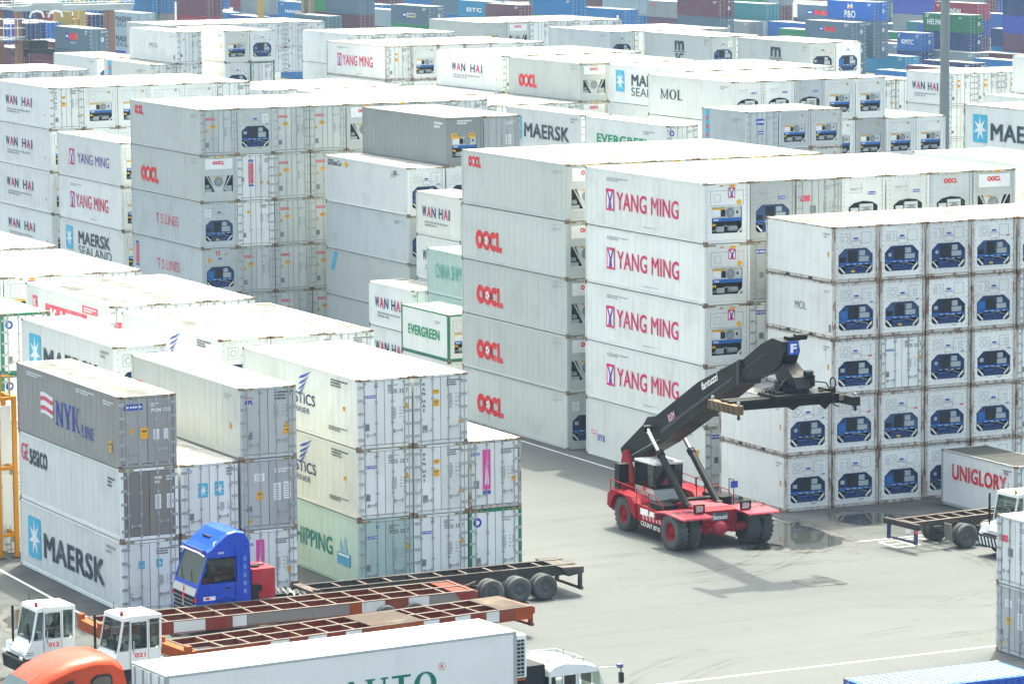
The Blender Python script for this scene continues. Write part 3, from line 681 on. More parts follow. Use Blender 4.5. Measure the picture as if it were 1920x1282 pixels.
# end faces
DOORX = {
 'std': [('E','code',.60,.80,.90,.90), ('E','table',.62,.48,.90,.68), ('E','vent',.14,.17,.24,.26), ('E','tri',.80,.30,.92,.39)],
 'oocl': [('T','OOCL',.13,.75,.42,.81,REDI,.05), ('E','yrect',.26,.58,.42,.65), ('E','tri',.12,.50,.22,.58), ('E','vent',.12,.17,.24,.28), ('E','fcode',.62,.74,.84,.80), ('E','table',.66,.4,.9,.6)],
 'wanhai': [('T','W',.155,.84,.215,.885,INK,.03), ('T','A',.155,.775,.215,.82,INK,.03), ('T','N',.155,.71,.215,.755,INK,.03), ('T','H',.155,.60,.215,.645,INK,.03), ('T','A',.155,.535,.215,.58,INK,.03), ('T','I',.175,.47,.195,.515,INK,.03), ('E','yrect',.35,.72,.47,.78), ('E','yrect',.35,.54,.47,.64), ('E','code',.62,.82,.9,.92), ('E','table',.64,.5,.92,.72), ('E','tri',.82,.28,.93,.37), ('E','vent',.16,.18,.25,.28)],
 'nyk': [('E','bluebar',.10,.80,.42,.885), ('E','dot',.2,.90,.26,.945), ('T','7904 123',.56,.76,.9,.81,WHI,.03), ('E','wcode',.56,.83,.7,.89), ('E','wlabel',.6,.38,.7,.52), ('E','wlabel',.78,.38,.86,.52), ('E','yrect',.38,.40,.5,.55), ('E','yrect',.2,.48,.25,.55)],
 'brown': [('E','wcode',.6,.76,.72,.88), ('E','wcode',.8,.8,.95,.88), ('E','wlabel',.6,.42,.7,.62), ('E','wlabel',.8,.42,.92,.62)],
 'starsmall': [('E','ship',.30,.60,.41,.71), ('E','ship',.61,.61,.72,.72), ('E','code',.62,.78,.95,.88), ('E','table',.66,.36,.92,.5), ('E','dot',.12,.85,.16,.89), ('E','fcode',.13,.2,.2,.28)],
 'star2': [('E','star',.30,.52,.47,.72), ('E','star',.59,.53,.75,.73), ('E','code',.8,.8,.97,.92), ('E','dot',.13,.87,.19,.92), ('E','vent',.13,.22,.22,.31), ('E','table',.68,.32,.95,.44)],
 'agf': [('E','wlabel',.24,.68,.42,.79), ('E','yrect',.28,.42,.4,.54), ('E','wlabel',.58,.40,.71,.64), ('E','wlabel',.76,.41,.89,.65), ('E','wcode',.6,.78,.92,.85), ('E','vent',.1,.26,.2,.34), ('E','yrect',.12,.1,.19,.15)],
 'pink': [('E','pink',.27,.28,.42,.86), ('E','bluebar',.05,.78,.22,.82), ('E','dot',.12,.87,.18,.92), ('E','code',.62,.78,.95,.86), ('E','table',.62,.4,.9,.6), ('E','yrect',.82,.38,.9,.45), ('E','vent',.1,.3,.2,.42)],
 'aplend': [('T','APL',.08,.76,.24,.82,BLUEI,.05), ('E','apl',.08,.80,.24,.86), ('E','dot',.33,.89,.39,.94), ('E','code',.62,.8,.95,.93), ('E','table',.6,.55,.92,.74), ('E','tri',.77,.42,.9,.5), ('E','yrect',.77,.32,.91,.41), ('E','vent',.13,.27,.22,.38)],
 'num': [('T','7005 33 7',.56,.77,.93,.83,INK,.01), ('E','code',.56,.84,.75,.90), ('E','bluebar',.12,.72,.36,.76), ('E','dot',.32,.86,.38,.91), ('E','vent',.13,.26,.22,.36), ('E','table',.62,.4,.95,.58), ('E','tri',.84,.55,.95,.64)],
 'green': [('E','dot',.08,.74,.24,.88), ('E','fcode',.62,.8,.95,.88), ('E','vent',.12,.18,.22,.3), ('E','table',.62,.4,.92,.6)],
 'hal': [('E','hal',.30,.30,.44,.88), ('E','yrect',.62,.34,.7,.41), ('E','tri',.80,.34,.9,.43), ('E','table',.6,.55,.7,.8), ('E','code',.75,.8,.95,.9), ('E','vent',.1,.4,.18,.5)],
 'kstr': [('E','bluebar',.3,.64,.55,.8), ('E','fcode',.6,.75,.9,.85), ('E','bluebar',.35,.4,.55,.48)],
 'red': [('E','redbar',.08,.62,.30,.72), ('E','fcode',.6,.8,.9,.88), ('E','vent',.3,.42,.44,.55), ('E','table',.6,.4,.9,.6)],
 'mix': [('E','code',.62,.82,.9,.9), ('E','yrect',.25,.72,.33,.78), ('E','table',.62,.5,.9,.7), ('E','vent',.13,.2,.22,.3)],
 'bn': [('E','bluebar',.12,.8,.4,.87), ('E','fcode',.6,.8,.9,.88), ('E','vent',.2,.4,.3,.5)],
 'wsm': [('E','wcode',.6,.8,.9,.88), ('E','wlabel',.6,.4,.75,.6)],
}
UNITX = {
 'std': [('E','oval',.44,.755,.56,.79), ('E','wlabel',.12,.68,.28,.84)],
 'std2': [('E','oval',.44,.735,.56,.77), ('E','bluebar',.80,.62,.86,.65), ('E','wlabel',.70,.66,.86,.85)],
 'std3': [('E','oval',.44,.76,.56,.795), ('E','redbar',.78,.66,.86,.69)],
 'ym': [('E','ym',.52,.74,.68,.91), ('E','tri',.33,.93,.42,.985), ('E','yrect',.55,.92,.68,.995), ('E','dia',.70,.62,.83,.72)],
 'tri': [('E','tri',.70,.82,.80,.89)],
 'ts': [('T','TS',.36,.84,.50,.93,REDI,.03), ('E','tri',.62,.84,.70,.91), ('E','yrect',.16,.7,.24,.78), ('E','oval',.44,.755,.56,.79)],
 'oocl': [('T','OOCL',.33,.80,.65,.88,REDI,.06), ('E','tri',.36,.945,.44,.99), ('E','yrect',.50,.945,.65,.985)],
 'orange2': [('E','yrect',.14,.56,.30,.66), ('E','yrect',.62,.56,.78,.66), ('E','wcode',.3,.84,.7,.94)],
 'blue': [('E','bluebar',.62,.68,.78,.73), ('E','fcode',.2,.76,.5,.8)],
}
KINDS = {   # body, roof, frame, casting
 'w': (WHITE, ROOFW, WHITE, CAST), 'c': (CREAM, ROOFW, CREAM, CAST), 'p': (PALE, ROOFW, PALE, CAST), 'b': (BLUEG, ROOFW, BLUEG, CAST),
 'k': (STEELG, ROOFW, STEELG, CAST), 'G': (TAUPE, ROOFG, TAUPE, CAST), 'm': (MINT, ROOFW, MINT, CAST), 'g': (MIDG, ROOFW, MIDG, CAST),
 'r': (WHITE, ROOFW, RUSTF, CAST), 'q': (PALE, ROOFW, RUSTF, CAST), 'n': (WHITE, ROOFW, GREEN, CAST), 'x': (WHITE, ROOFG, MIDG, CAST)}
DOORM = {'w': WHITE, 'c': WHITE, 'p': PALE, 'b': BLUEG, 'k': MIDG, 'G': TAUPE, 'm': MINT, 'g': MIDG, 'r': WHITE, 'q': PALE, 'n': WHITE, 'x': WHITE, 'B': BROWNG}
KLOOK = {'w':'white','c':'cream','p':'pale grey','b':'bluish grey','k':'steel grey','G':'taupe grey','m':'mint green','g':'mid grey','r':'rust-streaked white','q':'rusty pale grey','n':'green-framed white','x':'grey-roofed white'}
def decals(items, parent, L, h, face, off):
    """lay lettering and emblems on the long side ('L') or on the near end ('N')"""
    for n_, it in enumerate(items):
        off += .0011 if n_ else 0
        k, s, s0, z0, s1, z1 = it[:6]
        wd = (s1-s0)*(L if face == 'L' else W); hh = (z1-z0)*h
        if k == 'T': me = text_mesh(s, wd, hh, it[6], it[7])
        elif k == 'S': me = serif_mesh(s, wd, hh, it[6])
        else: me = emblem(s, wd, hh)
        nm = {'T':'lettering','S':'lettering'}.get(k) or {'star':'star_emblem','ym':'letter_emblem','oocl':'lettering','flag':'flag_emblem','wing':'wing_emblem','code':'code_marking','fcode':'code_marking','wcode':'code_marking','table':'weights_marking','vent':'vent_plate','tri':'warning_triangle','yrect':'warning_sticker','dia':'warning_diamond','wlabel':'white_label','oval':'maker_badge'}.get(s, 'logo_sticker')
        if face == 'L': link(nm, me, parent, (-W/2-off, L/2-s0*L, z0*h), (R(90), 0, R(-90)))
        else: link(nm, me, parent, (-W/2+s0*W, -L/2-off, z0*h), (R(90), 0, 0))
NCON = [0]
def container(x, y, z, h, L, kind, end, side, label, lod=2, rz=0, group='refrigerated containers stacked in the yard', doorm=None, cat='container', name='refrigerated_container', fork=False, style='r', mats=None):
    """x, y: near-left bottom corner when rz is 0; else the base centre"""
    NCON[0] += 1
    bm_, rm_, fm_, cm_ = mats or KINDS[kind]
    t = thing(name, label, cat, (x+W/2, y+L/2, z) if rz == 0 else (x, y, z), rz, group)
    kk = (round(L,2), round(h,3), bm_.name, rm_.name, fm_.name, style)
    link('wall', cached(('body',kk,fork), lambda: body_mesh(L, h, bm_, style, fork)), t)
    link('roof', cached(('roof',kk), lambda: roof_mesh(L, h, rm_, style)), t)
    link('frame', cached(('frame',kk), lambda: frame_mesh(L, h, fm_, cm_)), t)
    e, _, el = end.partition('/')
    dm = doorm or (DOORM[kind] if kind in DOORM else bm_)
    if e == 'd':
        for s in (-1, 1):
            d = link('door', cached(('door',s,kk,dm.name,lod<2), lambda: door_mesh(s, L, h, dm, lod < 2)), t)
            if lod >= 2:
                for b in (.33, .82): link('locking_bar', cached(('bar',s,b,kk[:2]), lambda: bar_mesh(s*b*(W/2-.13), L, h)), d)
                link('handle', cached(('hd',s,kk[:2]), lambda: handle_mesh(s*.6, h*(.20 if s < 0 else .24), L)), d)
        if lod >= 1: decals(DOORX[el or 'std'], t, L, h, 'N', -.012)
    elif e == 'o':
        link('end_panel', cached(('po',kk), lambda: unit_panel_oct(L, h, bm_)), t)
        var = (NCON[0]*7//3) % 5
        u = link('cooling_unit', cached(('uo',kk[:2],var), lambda: unit_oct(L, h, var)), t)
        if lod >= 1:
            for s in (-1, 1): link('strut', cached(('us',s,kk[:2]), lambda: strut_mesh(s, L, h)), u)
            decals(UNITX[el or ('std','std2','std3')[(NCON[0]*7//3) % 3]], t, L, h, 'N', -.012)
    elif e == 't':
        link('end_panel', cached(('pt',kk), lambda: unit_panel_fan(L, h, bm_)), t)
        u = link('cooling_unit', cached(('ut',kk[:2]), lambda: unit_fan(L, h)), t)
        link('fan_grille', cached(('uf',kk[:2]), lambda: fan_mesh(.2, .5*h, .22, L)), u)
        if lod >= 1: link('strut', cached(('us',1,kk[:2]), lambda: strut_mesh(1, L, h)), u); decals(UNITX[el or 'tri'], t, L, h, 'N', -.018)
    elif e == 'v':
        link('end_panel', cached(('pv',kk), lambda: unit_panel_v(L, h, bm_)), t)
        u = link('cooling_unit', cached(('uv',kk[:2]), lambda: unit_v(L, h)), t)
        link('fan_grille', cached(('uvf',kk[:2]), lambda: fan_mesh(0, .43*h, .3, L)), u)
        if lod >= 1: decals(UNITX[el or 'oocl'], t, L, h, 'N', -.006)
    elif e == 'h':
        link('end_panel', cached(('ph',kk), lambda: unit_panel_hood(L, h, bm_)), t)
        u = link('cooling_unit', cached(('uh',kk[:2]), lambda: unit_hood(L, h)), t)
        link('fan_grille', cached(('uhf',kk[:2]), lambda: fan_mesh(.13, .4*h, .2, L+.35)), u)
        if lod >= 1: decals(UNITX[el or 'blue'], t, L, h, 'N', -.018)
    decals(SIDE[side], t, L, h, 'L', .004 if style == 'r' else .006)
    return t
COLN = ['leftmost', 'second', 'third', 'fourth', 'fifth', 'sixth', 'seventh', 'eighth']
def lev_word(i, n):
    return 'topmost' if i == n-1 else 'bottom' if i == 0 else ('second', 'third', 'fourth')[n-2-i] + ' down'
ENDLOOK = {'d':'doored container','o':'reefer','t':'reefer','v':'reefer','h':'reefer'}
def block(desc, X, Y, h, L, cols, lod=2, pitch=2.5, **kw):
    """cols: list of (column index, base level, [specs from the bottom up]); a spec is 'kind end side'"""
    one = len([c for c in cols]) == 1
    if desc in FILL: cols = [(ci, 0, ['w d -']*base + sp) for ci, base, sp in cols]     # seen from the side these stand on whole stacks
    for ci, base, specs in cols:
        n = base + len(specs)
        for i, sp in enumerate(specs):
            lv = base + i; q = sp.split(); kind, end = q[0], q[1]; side = q[2] if len(q) > 2 else ''
            side = '' if side == '-' else side
            dm = DOORM[kind[1]] if len(kind) > 1 else None
            look = f"{KLOOK[kind[0]]} {ENDLOOK[end[0]]}"
            if side in SIDE_LOOK: look = f"{KLOOK[kind[0]]} container, {SIDE_LOOK[side]}"
            lab = f"{look}, {lev_word(lv, n)}" + ('' if one else f", {COLN[ci]} column") + f", {desc}"
            container(X + ci*pitch + JIT.uniform(-.025,.025), Y + JIT.uniform(-.04,.04), lv*h, h, L, kind[0], end, side, lab, lod, doorm=dm, **kw)
FILL = ('at right edge beside pole', 'right edge above star emblem')
HC, STD = 2.896, 2.591
JIT = random.Random(21)
YDIM = flat('dull_yellow_mark', (.5,.38,.08), .6)
# ------------------------------------------------------------------ ground
def ground_mat():
    mt, N, L, b = new_mat('worn_concrete_yard')
    g = N.new('ShaderNodeNewGeometry'); v = g.outputs['Position']
    big = noise(N, L, v, .06, 5, .6); mid = noise(N, L, v, .5, 6, .65); fine = noise(N, L, v, 9, 4, .7)
    st = noise(N, L, mapped(N, L, v, (.03, .9, 1)), 1.0, 5, .65)
    st2 = noise(N, L, mapped(N, L, v, (.9, .045, 1), (3, 7, 0)), 1.0, 5, .65)
    c = mixc(N, L, ramp(N, L, big, .35, .7), (.086,.094,.102), (.076,.084,.092))
    c = mixc(N, L, ramp(N, L, st, .46, .72, 0, .5), c, (.063,.069,.071))
    c = mixc(N, L, ramp(N, L, st2, .52, .78, 0, .35), c, (.065,.070,.073))
    c = mixc(N, L, ramp(N, L, mid, .5, .8, 0, .28), c, (.066,.071,.073))
    # darker patched asphalt between and beside the stacks
    sx = N.new('ShaderNodeSeparateXYZ'); L.new(v, sx.inputs[0])
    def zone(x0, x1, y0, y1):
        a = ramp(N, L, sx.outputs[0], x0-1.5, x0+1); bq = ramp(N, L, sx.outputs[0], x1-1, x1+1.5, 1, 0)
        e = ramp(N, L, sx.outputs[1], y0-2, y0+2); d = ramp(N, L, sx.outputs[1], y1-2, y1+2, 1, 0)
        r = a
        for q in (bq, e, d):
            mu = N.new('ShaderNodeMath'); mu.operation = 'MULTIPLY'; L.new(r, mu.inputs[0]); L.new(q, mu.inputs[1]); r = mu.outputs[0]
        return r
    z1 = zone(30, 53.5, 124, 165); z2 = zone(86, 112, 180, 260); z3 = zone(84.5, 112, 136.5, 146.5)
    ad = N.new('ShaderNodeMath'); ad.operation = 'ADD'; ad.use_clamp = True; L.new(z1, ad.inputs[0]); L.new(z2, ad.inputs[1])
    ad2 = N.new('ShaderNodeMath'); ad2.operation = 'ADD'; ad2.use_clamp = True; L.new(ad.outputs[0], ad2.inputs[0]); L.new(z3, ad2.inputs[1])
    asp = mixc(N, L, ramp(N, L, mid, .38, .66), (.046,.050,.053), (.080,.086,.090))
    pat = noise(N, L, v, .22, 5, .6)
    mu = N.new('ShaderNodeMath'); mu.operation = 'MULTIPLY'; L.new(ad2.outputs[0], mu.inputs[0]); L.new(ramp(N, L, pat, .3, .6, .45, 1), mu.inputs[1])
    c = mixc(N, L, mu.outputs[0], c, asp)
    # oil drips
    oil = noise(N, L, v, .9, 3, .5); c = mixc(N, L, ramp(N, L, oil, .63, .74, 0, .5), c, (.045,.046,.047))
    c = mixc(N, L, ramp(N, L, fine, .3, .8, 0, .16), c, (.065,.067,.068))
    L.new(c, b.inputs['Base Color']); b.inputs['Roughness'].default_value = .85; b.inputs['Specular IOR Level'].default_value = .25
    bp = N.new('ShaderNodeBump'); bp.inputs['Strength'].default_value = .25; bp.inputs['Distance'].default_value = .02
    L.new(fine, bp.inputs['Height']); L.new(bp.outputs[0], b.inputs['Normal'])
    return mt
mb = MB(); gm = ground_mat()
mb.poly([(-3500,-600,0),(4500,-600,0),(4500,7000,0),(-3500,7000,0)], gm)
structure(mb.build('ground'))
lw = paint('worn_road_paint', (.62,.62,.6), .7, .5, 0, dirtcol=(.3,.3,.29), streak=.5)
def marking(fn):
    mb = MB(); fn(mb); o = mb.build('road_marking'); structure(o); return o
def seg(mb, p, q, wd):
    p = Vector((*p,0)); q = Vector((*q,0)); d = (q-p).normalized(); s = Vector((-d.y,d.x,0))*wd/2
    mb.poly([tuple(Vector((k.x,k.y,.004))) for k in (p-s,q-s,q+s,p+s)], lw)
def lines(mb):
    seg(mb, (58,117.1), (80,117.0), .12); seg(mb, (85.2,146.5), (85.6,172), .12); seg(mb, (85.2,138.3), (90.5,138.3), .10); seg(mb, (85.2,146.4), (85.2,138.4), .10)
    seg(mb, (49.6,120), (50.4,160), .15)
marking(lines)
def bn(mb):
    x, y = 86.2, 136.3
    for a, bq in (((x,y),(x+.9,y)),((x,y),(x,y+1.5)),((x+.9,y),(x+.9,y+1.5)),((x,y+1.5),(x+.9,y+1.5)),((x,y+.75),(x+.9,y+.75)),
                 ((x+1.2,y),(x+1.2,y+1.5)),((x+1.2,y+1.5),(x+2.1,y+1.5)),((x+2.1,y+1.5),(x+2.1,y))): seg(mb, a, bq, .06)
marking(bn)
# puddles: still water with a ragged damp margin, thinning out to dry concrete
def wet(name, col, rough, lo, hi, alpha, nscale):
    mt, N, L, b = new_mat(name); b.inputs['Base Color'].default_value = (*col, 1); b.inputs['Roughness'].default_value = rough; b.inputs['Specular IOR Level'].default_value = .5
    at = N.new('ShaderNodeAttribute'); at.attribute_name = 'depth'; g = N.new('ShaderNodeNewGeometry')
    n1 = noise(N, L, g.outputs['Position'], nscale, 5, .6)
    ad = N.new('ShaderNodeMath'); ad.operation = 'ADD'; L.new(at.outputs['Fac'], ad.inputs[0]); L.new(ramp(N, L, n1, .25, .75, -.22, .22), ad.inputs[1])
    tr = N.new('ShaderNodeBsdfTransparent'); mx = N.new('ShaderNodeMixShader'); L.new(ramp(N, L, ad.outputs[0], lo, hi, 0, alpha), mx.inputs[0])
    L.new(tr.outputs[0], mx.inputs[1]); L.new(b.outputs[0], mx.inputs[2]); L.new(mx.outputs[0], N['Material Output'].inputs[0]); return mt
DAMP = wet('damp_concrete', (.07,.073,.075), .55, .04, .3, .75, .7); WATER = wet('puddle_water', (.035,.037,.038), .06, .26, .40, .85, 1.1)
def puddle(pts, seed):
    rs = random.Random(seed); out = []; n = len(pts)
    for i in range(n):
        a = Vector(pts[i]); b2 = Vector(pts[(i+1)%n]); p0 = Vector(pts[i-1]); p3 = Vector(pts[(i+2)%n])
        for k in range(5):
            t = k/5; q = .5*((2*a)+(-p0+b2)*t+(2*p0-5*a+4*b2-p3)*t*t+(-p0+3*a-3*b2+p3)*t**3)
            out.append((q.x+rs.uniform(-.09,.09), q.y+rs.uniform(-.12,.12)))
    cx = sum(p[0] for p in out)/len(out); cy = sum(p[1] for p in out)/len(out); k = len(out)
    for mt, z, sc2 in ((DAMP, .004, 1.35), (WATER, .008, 1.22)):
        mb = MB(); vs = [(cx,cy,z)]; dep = [1.0]
        for f, d in ((.4,.8),(.7,.5),(1.0,0)):
            vs += [(cx+(x-cx)*f*sc2, cy+(y-cy)*f*sc2, z) for x, y in out]; dep += [d]*k
        fs = [(0,1+i,1+(i+1)%k) for i in range(k)] + [(1+j*k+i, 1+j*k+k+i, 1+j*k+k+(i+1)%k, 1+j*k+(i+1)%k) for j in range(2) for i in range(k)]
        mb.add(vs, fs, mt); o = mb.build('puddle'); structure(o)
        at = o.data.attributes.new('depth', 'FLOAT', 'POINT'); at.data.foreach_set('value', dep)
puddle([(82.6,142.6),(83.7,143.8),(85.4,144.0),(85.5,142),(85.0,138.7),(83.9,137.9),(82.8,137.6),(81.9,138.3),(81.6,139.8),(82.0,141.2)], 1)
puddle([(87.3,143.0),(88.2,144.7),(89.6,144.7),(90.4,143.6),(90.0,141.9),(88.6,141.6),(87.4,142.0)], 2)
puddle([(80.4,139.2),(81.6,139.6),(82.0,138.8),(80.8,138.3)], 3); puddle([(47.0,140.0),(48.6,141.5),(49.3,138.0),(48.0,135.5),(46.6,137.0)], 4)
# tyre marks: thin rubber films, dense in the middle of the track and worn away in places
def tyre_mat():
    mt, N, L, b = new_mat('rubber_film'); b.inputs['Base Color'].default_value = (.035,.037,.038,1); b.inputs['Roughness'].default_value = .8
    at = N.new('ShaderNodeAttribute'); at.attribute_name = 'depth'; g = N.new('ShaderNodeNewGeometry'); n1 = noise(N, L, g.outputs['Position'], .5, 5, .65)
    mu = N.new('ShaderNodeMath'); mu.operation = 'MULTIPLY'; L.new(at.outputs['Fac'], mu.inputs[0]); L.new(ramp(N, L, n1, .36, .66, 0, .32), mu.inputs[1])
    tr = N.new('ShaderNodeBsdfTransparent'); mx = N.new('ShaderNodeMixShader'); L.new(mu.outputs[0], mx.inputs[0]); L.new(tr.outputs[0], mx.inputs[1]); L.new(b.outputs[0], mx.inputs[2]); L.new(mx.outputs[0], N['Material Output'].inputs[0]); return mt
TM = tyre_mat(); rs = random.Random(17); mb = MB(); dep = []
for k in range(44):
    if k % 2 == 0: cx, cy, rad, a0, da = rs.uniform(66, 84), rs.uniform(104, 150), rs.choice((9, 14, 22, 40)), rs.uniform(0, 360), rs.uniform(35, 80)
    for tr_ in (0, 1.95):
        n = 28; z = .0045 + k*.0001 + (.00005 if tr_ else 0)
        for side in (0,):
            vs = []; d = []
            for i in range(n+1):
                t = R(a0 + da*i/n); e = math.sin(math.pi*i/n)**.5 * (.9 if k % 2 else .6)
                for q, wv in ((-.16, 0), (0, 1), (.16, 0)):
                    r_ = rad + tr_ + q + (k % 2)*.45; vs.append((cx+r_*math.cos(t), cy+r_*math.sin(t), z)); d.append(wv*e)
            mb.add(vs, [f for i in range(n) for f in ((3*i,3*i+3,3*i+4,3*i+1),(3*i+1,3*i+4,3*i+5,3*i+2))], TM); dep += d
o = mb.build('tyre_mark'); o['kind'] = 'stuff'; at_ = o.data.attributes.new('depth', 'FLOAT', 'POINT'); at_.data.foreach_set('value', dep)
# drain grate
mb = MB(); im = flat('worn_iron', (.16,.15,.145), .7)
gx0, gx1, gy0, gy1 = 78.3, 80.0, 130.3, 131.9
for a, bq in (((gx0,gy0),(gx1,gy0)),((gx1,gy0),(gx1,gy1)),((gx1,gy1),(gx0,gy1)),((gx0,gy1),(gx0,gy0)),((gx0,(gy0+gy1)/2),(gx1,(gy0+gy1)/2))):
    mb.bar((*a,.012), (*bq,.012), .05, .02, im)
rs = random.Random(2)
for i in range(9):
    mb.bar((gx0+.1+i*.18, gy0+.03, .01), (gx0+.1+i*.18+rs.uniform(-.1,.1), gy1-.03, .01), .03, .012, paint('pitted_concrete', (.28,.28,.27), .8, .4))
tag(mb.build('drain_cover'), 'square iron drain cover set in the open pale yard', 'drain cover')

# ------------------------------------------------------------------ the stacks
# front left stack
block('front stack beside blue truck', 51.42, 138.45, HC, 12.19, [
    (0, 0, ['w d/starsmall maersk', 'wB d/brown seaco', 'G d/nyk nyk']),
    (1, 0, ['w d/std -', 'w d/star2 plain']),
    (2, 0, ['w d/pink -', 'g d/agf -', 'p d/aplend apl'])], pitch=2.56)
block('front stack behind dark trailer', 61.69, 138.45, HC, 12.19, [
    (0, 0, ['m d/num china', 'c d/num logistics', 'c d/num logistics']),
    (1, 0, ['w d/num -', 'w d/wanhai -', 'w d/wanhai -']),
    (2, 0, ['n d/green -', 'r d/pink -'])], pitch=2.52)
# second to sixth rows on the left
block('row behind taupe container', 51.6, 153.4, HC, 12.19, [(0, 0, ['w d -', 'w d -'])])
block('second row, beside yellow frame', 56.77, 153.4, HC, 12.19, [(0, 0, ['w o -', 'w o -', 'w o maersk'])])
block('second row left', 61.74, 153.4, HC, 12.19, [
    (0, 0, ['w o -', 'w o -', 'w o logistics']), (1, 2, ['w o bare']), (2, 1, ['w o bare', 'w d bare'])], pitch=2.51)
block('left edge of photo', 56.42, 167.5, HC, 12.19, [(0, 0, ['w d -', 'n d/green -', 'n d/green -'])])
block('third row left', 62.03, 167.9, HC, 12.19, [
    (0, 0, ['w d -', 'w d -', 'w d/red kline']), (1, 2, ['w d -']), (2, 1, ['w d -', 'w d -'])])
block('fourth row left', 59.3, 182.7, HC, 12.19, [
    (0, 1, ['w v -', 'w v -']), (1, 2, ['w t/ym -']), (2, 2, ['w t -']), (3, 1, ['w d -', 'c d -'])])
block('fifth row left', 62.2, 196.8, HC, 12.19, [(0, 2, ['w t -']), (1, 2, ['w d -']), (2, 1, ['c d -', 'c d -'])])
# right: twenty-foot reefers
R5 = ['r o -']*5
block('blue-machine stack near puddle', 86.42, 146.2, STD, 6.058, [
    (0, 0, ['r o plain', 'r o plain']),
    (1, 0, ['r o plain', 'r o plain', 'r o plain', 'r o molp', 'r o plain']),
    (2, 0, ['r o -', 'r o -', 'r d/num -', 'r o -', 'r o -']), (3, 0, R5), (4, 0, R5),
    (5, 0, ['r d -', 'r d -', 'r d -', 'r d -', 'r o -']), (6, 1, ['r d -']*4)], pitch=2.515, fork=True)
block('tall stack behind reach stacker', 86.58, 153.9, HC, 12.19, [
    (0, 0, ['w d/bn nyks', 'w t/ym ym', 'w t/ym ym', 'w t/ym ym', 'w t/ym ym']),
    (1, 0, ['g d/bn -', 'w o -', 'w d/bn -', 'g d/bn -', 'g o/blue -']),
    (2, 4, ['p d/red -']), (3, 4, ['w h/blue -']), (4, 4, ['w h/blue -']), (5, 4, ['b h/oocl -']), (6, 3, ['p v -', 'p v/oocl -'])])
block('tall grey stack mid yard', 86.22, 167.4, HC, 12.19, [
    (0, 0, ['p o oocl', 'p v oocl', 'p v oocl', 'p v oocl', 'p v oocls']), (1, 3, ['p v -', 'p v -']), (2, 4, ['p v -']), (3, 4, ['p v -']), (4, 4, ['p v -']), (5, 3, ['p v -', 'p v -'])])
# short boxes between the tall stacks
block('short boxes left of grey stack', 87.2, 183.4, STD, 6.058, [(0, 0, ['w o -', 'n t/tri evergreen'])])
block('short mint boxes mid yard', 90.8, 187.7, STD, 6.058, [(0, 0, ['m o -', 'm o -', 'm o chinal'])])
block('short boxes beside mint box', 90.5, 195.1, STD, 6.058, [(0, 0, ['w d wanhaibig', 'w d wanhaibig'])])
block('short boxes behind mint box', 93.6, 195.1, STD, 6.058, [(0, 0, ['w d -', 'w d -', 'w d wanhaibig', 'c d wanhaibig'])])
block('stack left of cream box', 93.76, 202.6, HC, 12.19, [(0, 0, ['p o bare', 'p o cosco', 'b o bare', 'w o seacos'])])
block('mid yard behind grey stack', 96.29, 202.6, HC, 12.19, [
    (0, 0, ['p o -', 'p o -', 'p d -', 'w o -', 'k t/orange2 code']), (1, 3, ['p d -', 'g d/wsm -'])])
A4 = ['p d/oocl -']*4
block('red-lettered stack left of centre', 86.53, 217.64, HC, 12.19, [
    (0, 0, ['p o -', 'b o/ts tslb', 'b o tsl', 'p v oocl', 'p d/oocl oocls']),
    (1, 0, ['p d/oocl -', 'p d/oocl -', 'w d/mix -', 'w d/hal -', 'p o -']),
    (2, 0, ['p d/oocl -']+A4), (3, 0, ['p d/oocl -']+A4), (4, 1, A4[:3] + ['p v -']), (5, 4, ['p v -']), (6, 4, ['p d -']), (7, 4, ['w d/mix -'])], lod=1, pitch=2.49)
block('left edge beside magenta boxes', 86.45, 245.1, HC, 12.19, [
    (0, 0, ['w t -', 'w t wanhai', 'w t wanhai', 'w t wanhai', 'w d/wanhai wanhai']), (1, 3, ['w t -', 'w t -']), (2, 3, ['w t -', 'w t -']), (3, 4, ['w t -']), (4, 4, ['w t -']), (5, 4, ['w d -'])], lod=1, pitch=2.48)
block('stack beside red-lettered stack', 86.3, 231.0, HC, 12.19, [(0, 0, ['w t -', 'w t sealand', 'w t ym', 'w t ymp'])], lod=1)
# further back, centre and right
block('back row centre right', 129.11, 225.64, HC, 12.19, [
    (0, 2, ['w t -', 'w t -', 'w h mol']), (1, 3, ['w t -', 'w h -']), (2, 2, ['w t -', 'g t -', 'b h -']), (3, 2, ['w t -', 'w t -', 'w t -']), (4, 2, ['w t -', 'g t -', 'w t -']),
    (5, 2, ['w t -', 'w t -']), (6, 2, ['w t -', 'w t -'])], lod=1, pitch=2.49)
block('in front of back row', 125.8, 218.0, STD, 6.058, [
    (0, 2, ['b d -', 'b d -', 'b d/kstr strip']), (1, 3, ['g t -', 'b t -']), (2, 3, ['q t -', 'q t -'])], lod=1, pitch=2.52)
block('right of steel grey box', 124.3, 226.2, HC, 12.19, [(0, 1, ['w d -', 'w d -', 'w d/green evergreen'])], lod=1)
block('centre of back area', 124.6, 239.5, HC, 12.19, [(0, 1, ['w d -', 'w d -', 'w d maersk'])], lod=1)
block('at right edge beside pole', 129.4, 185.0, HC, 12.19, [(0, 2, ['w d -', 'w d -', 'r d maersk']), (1, 3, ['w d -', 'w d -'])], lod=1)
block('back centre', 131.54, 253.0, HC, 12.19, [(0, 2, ['p v -', 'p v -', 'p v oocl']), (1, 4, ['w d -']), (2, 4, ['w d -']), (3, 4, ['w d -'])], lod=1)
block('back centre right', 133.3, 239.6, HC, 12.19, [(0, 2, ['w d -', 'w d -', 'w d sealand']), (1, 4, ['w d -']), (2, 4, ['w d -']), (3, 4, ['w d -']), (4, 4, ['w d -'])], lod=1)
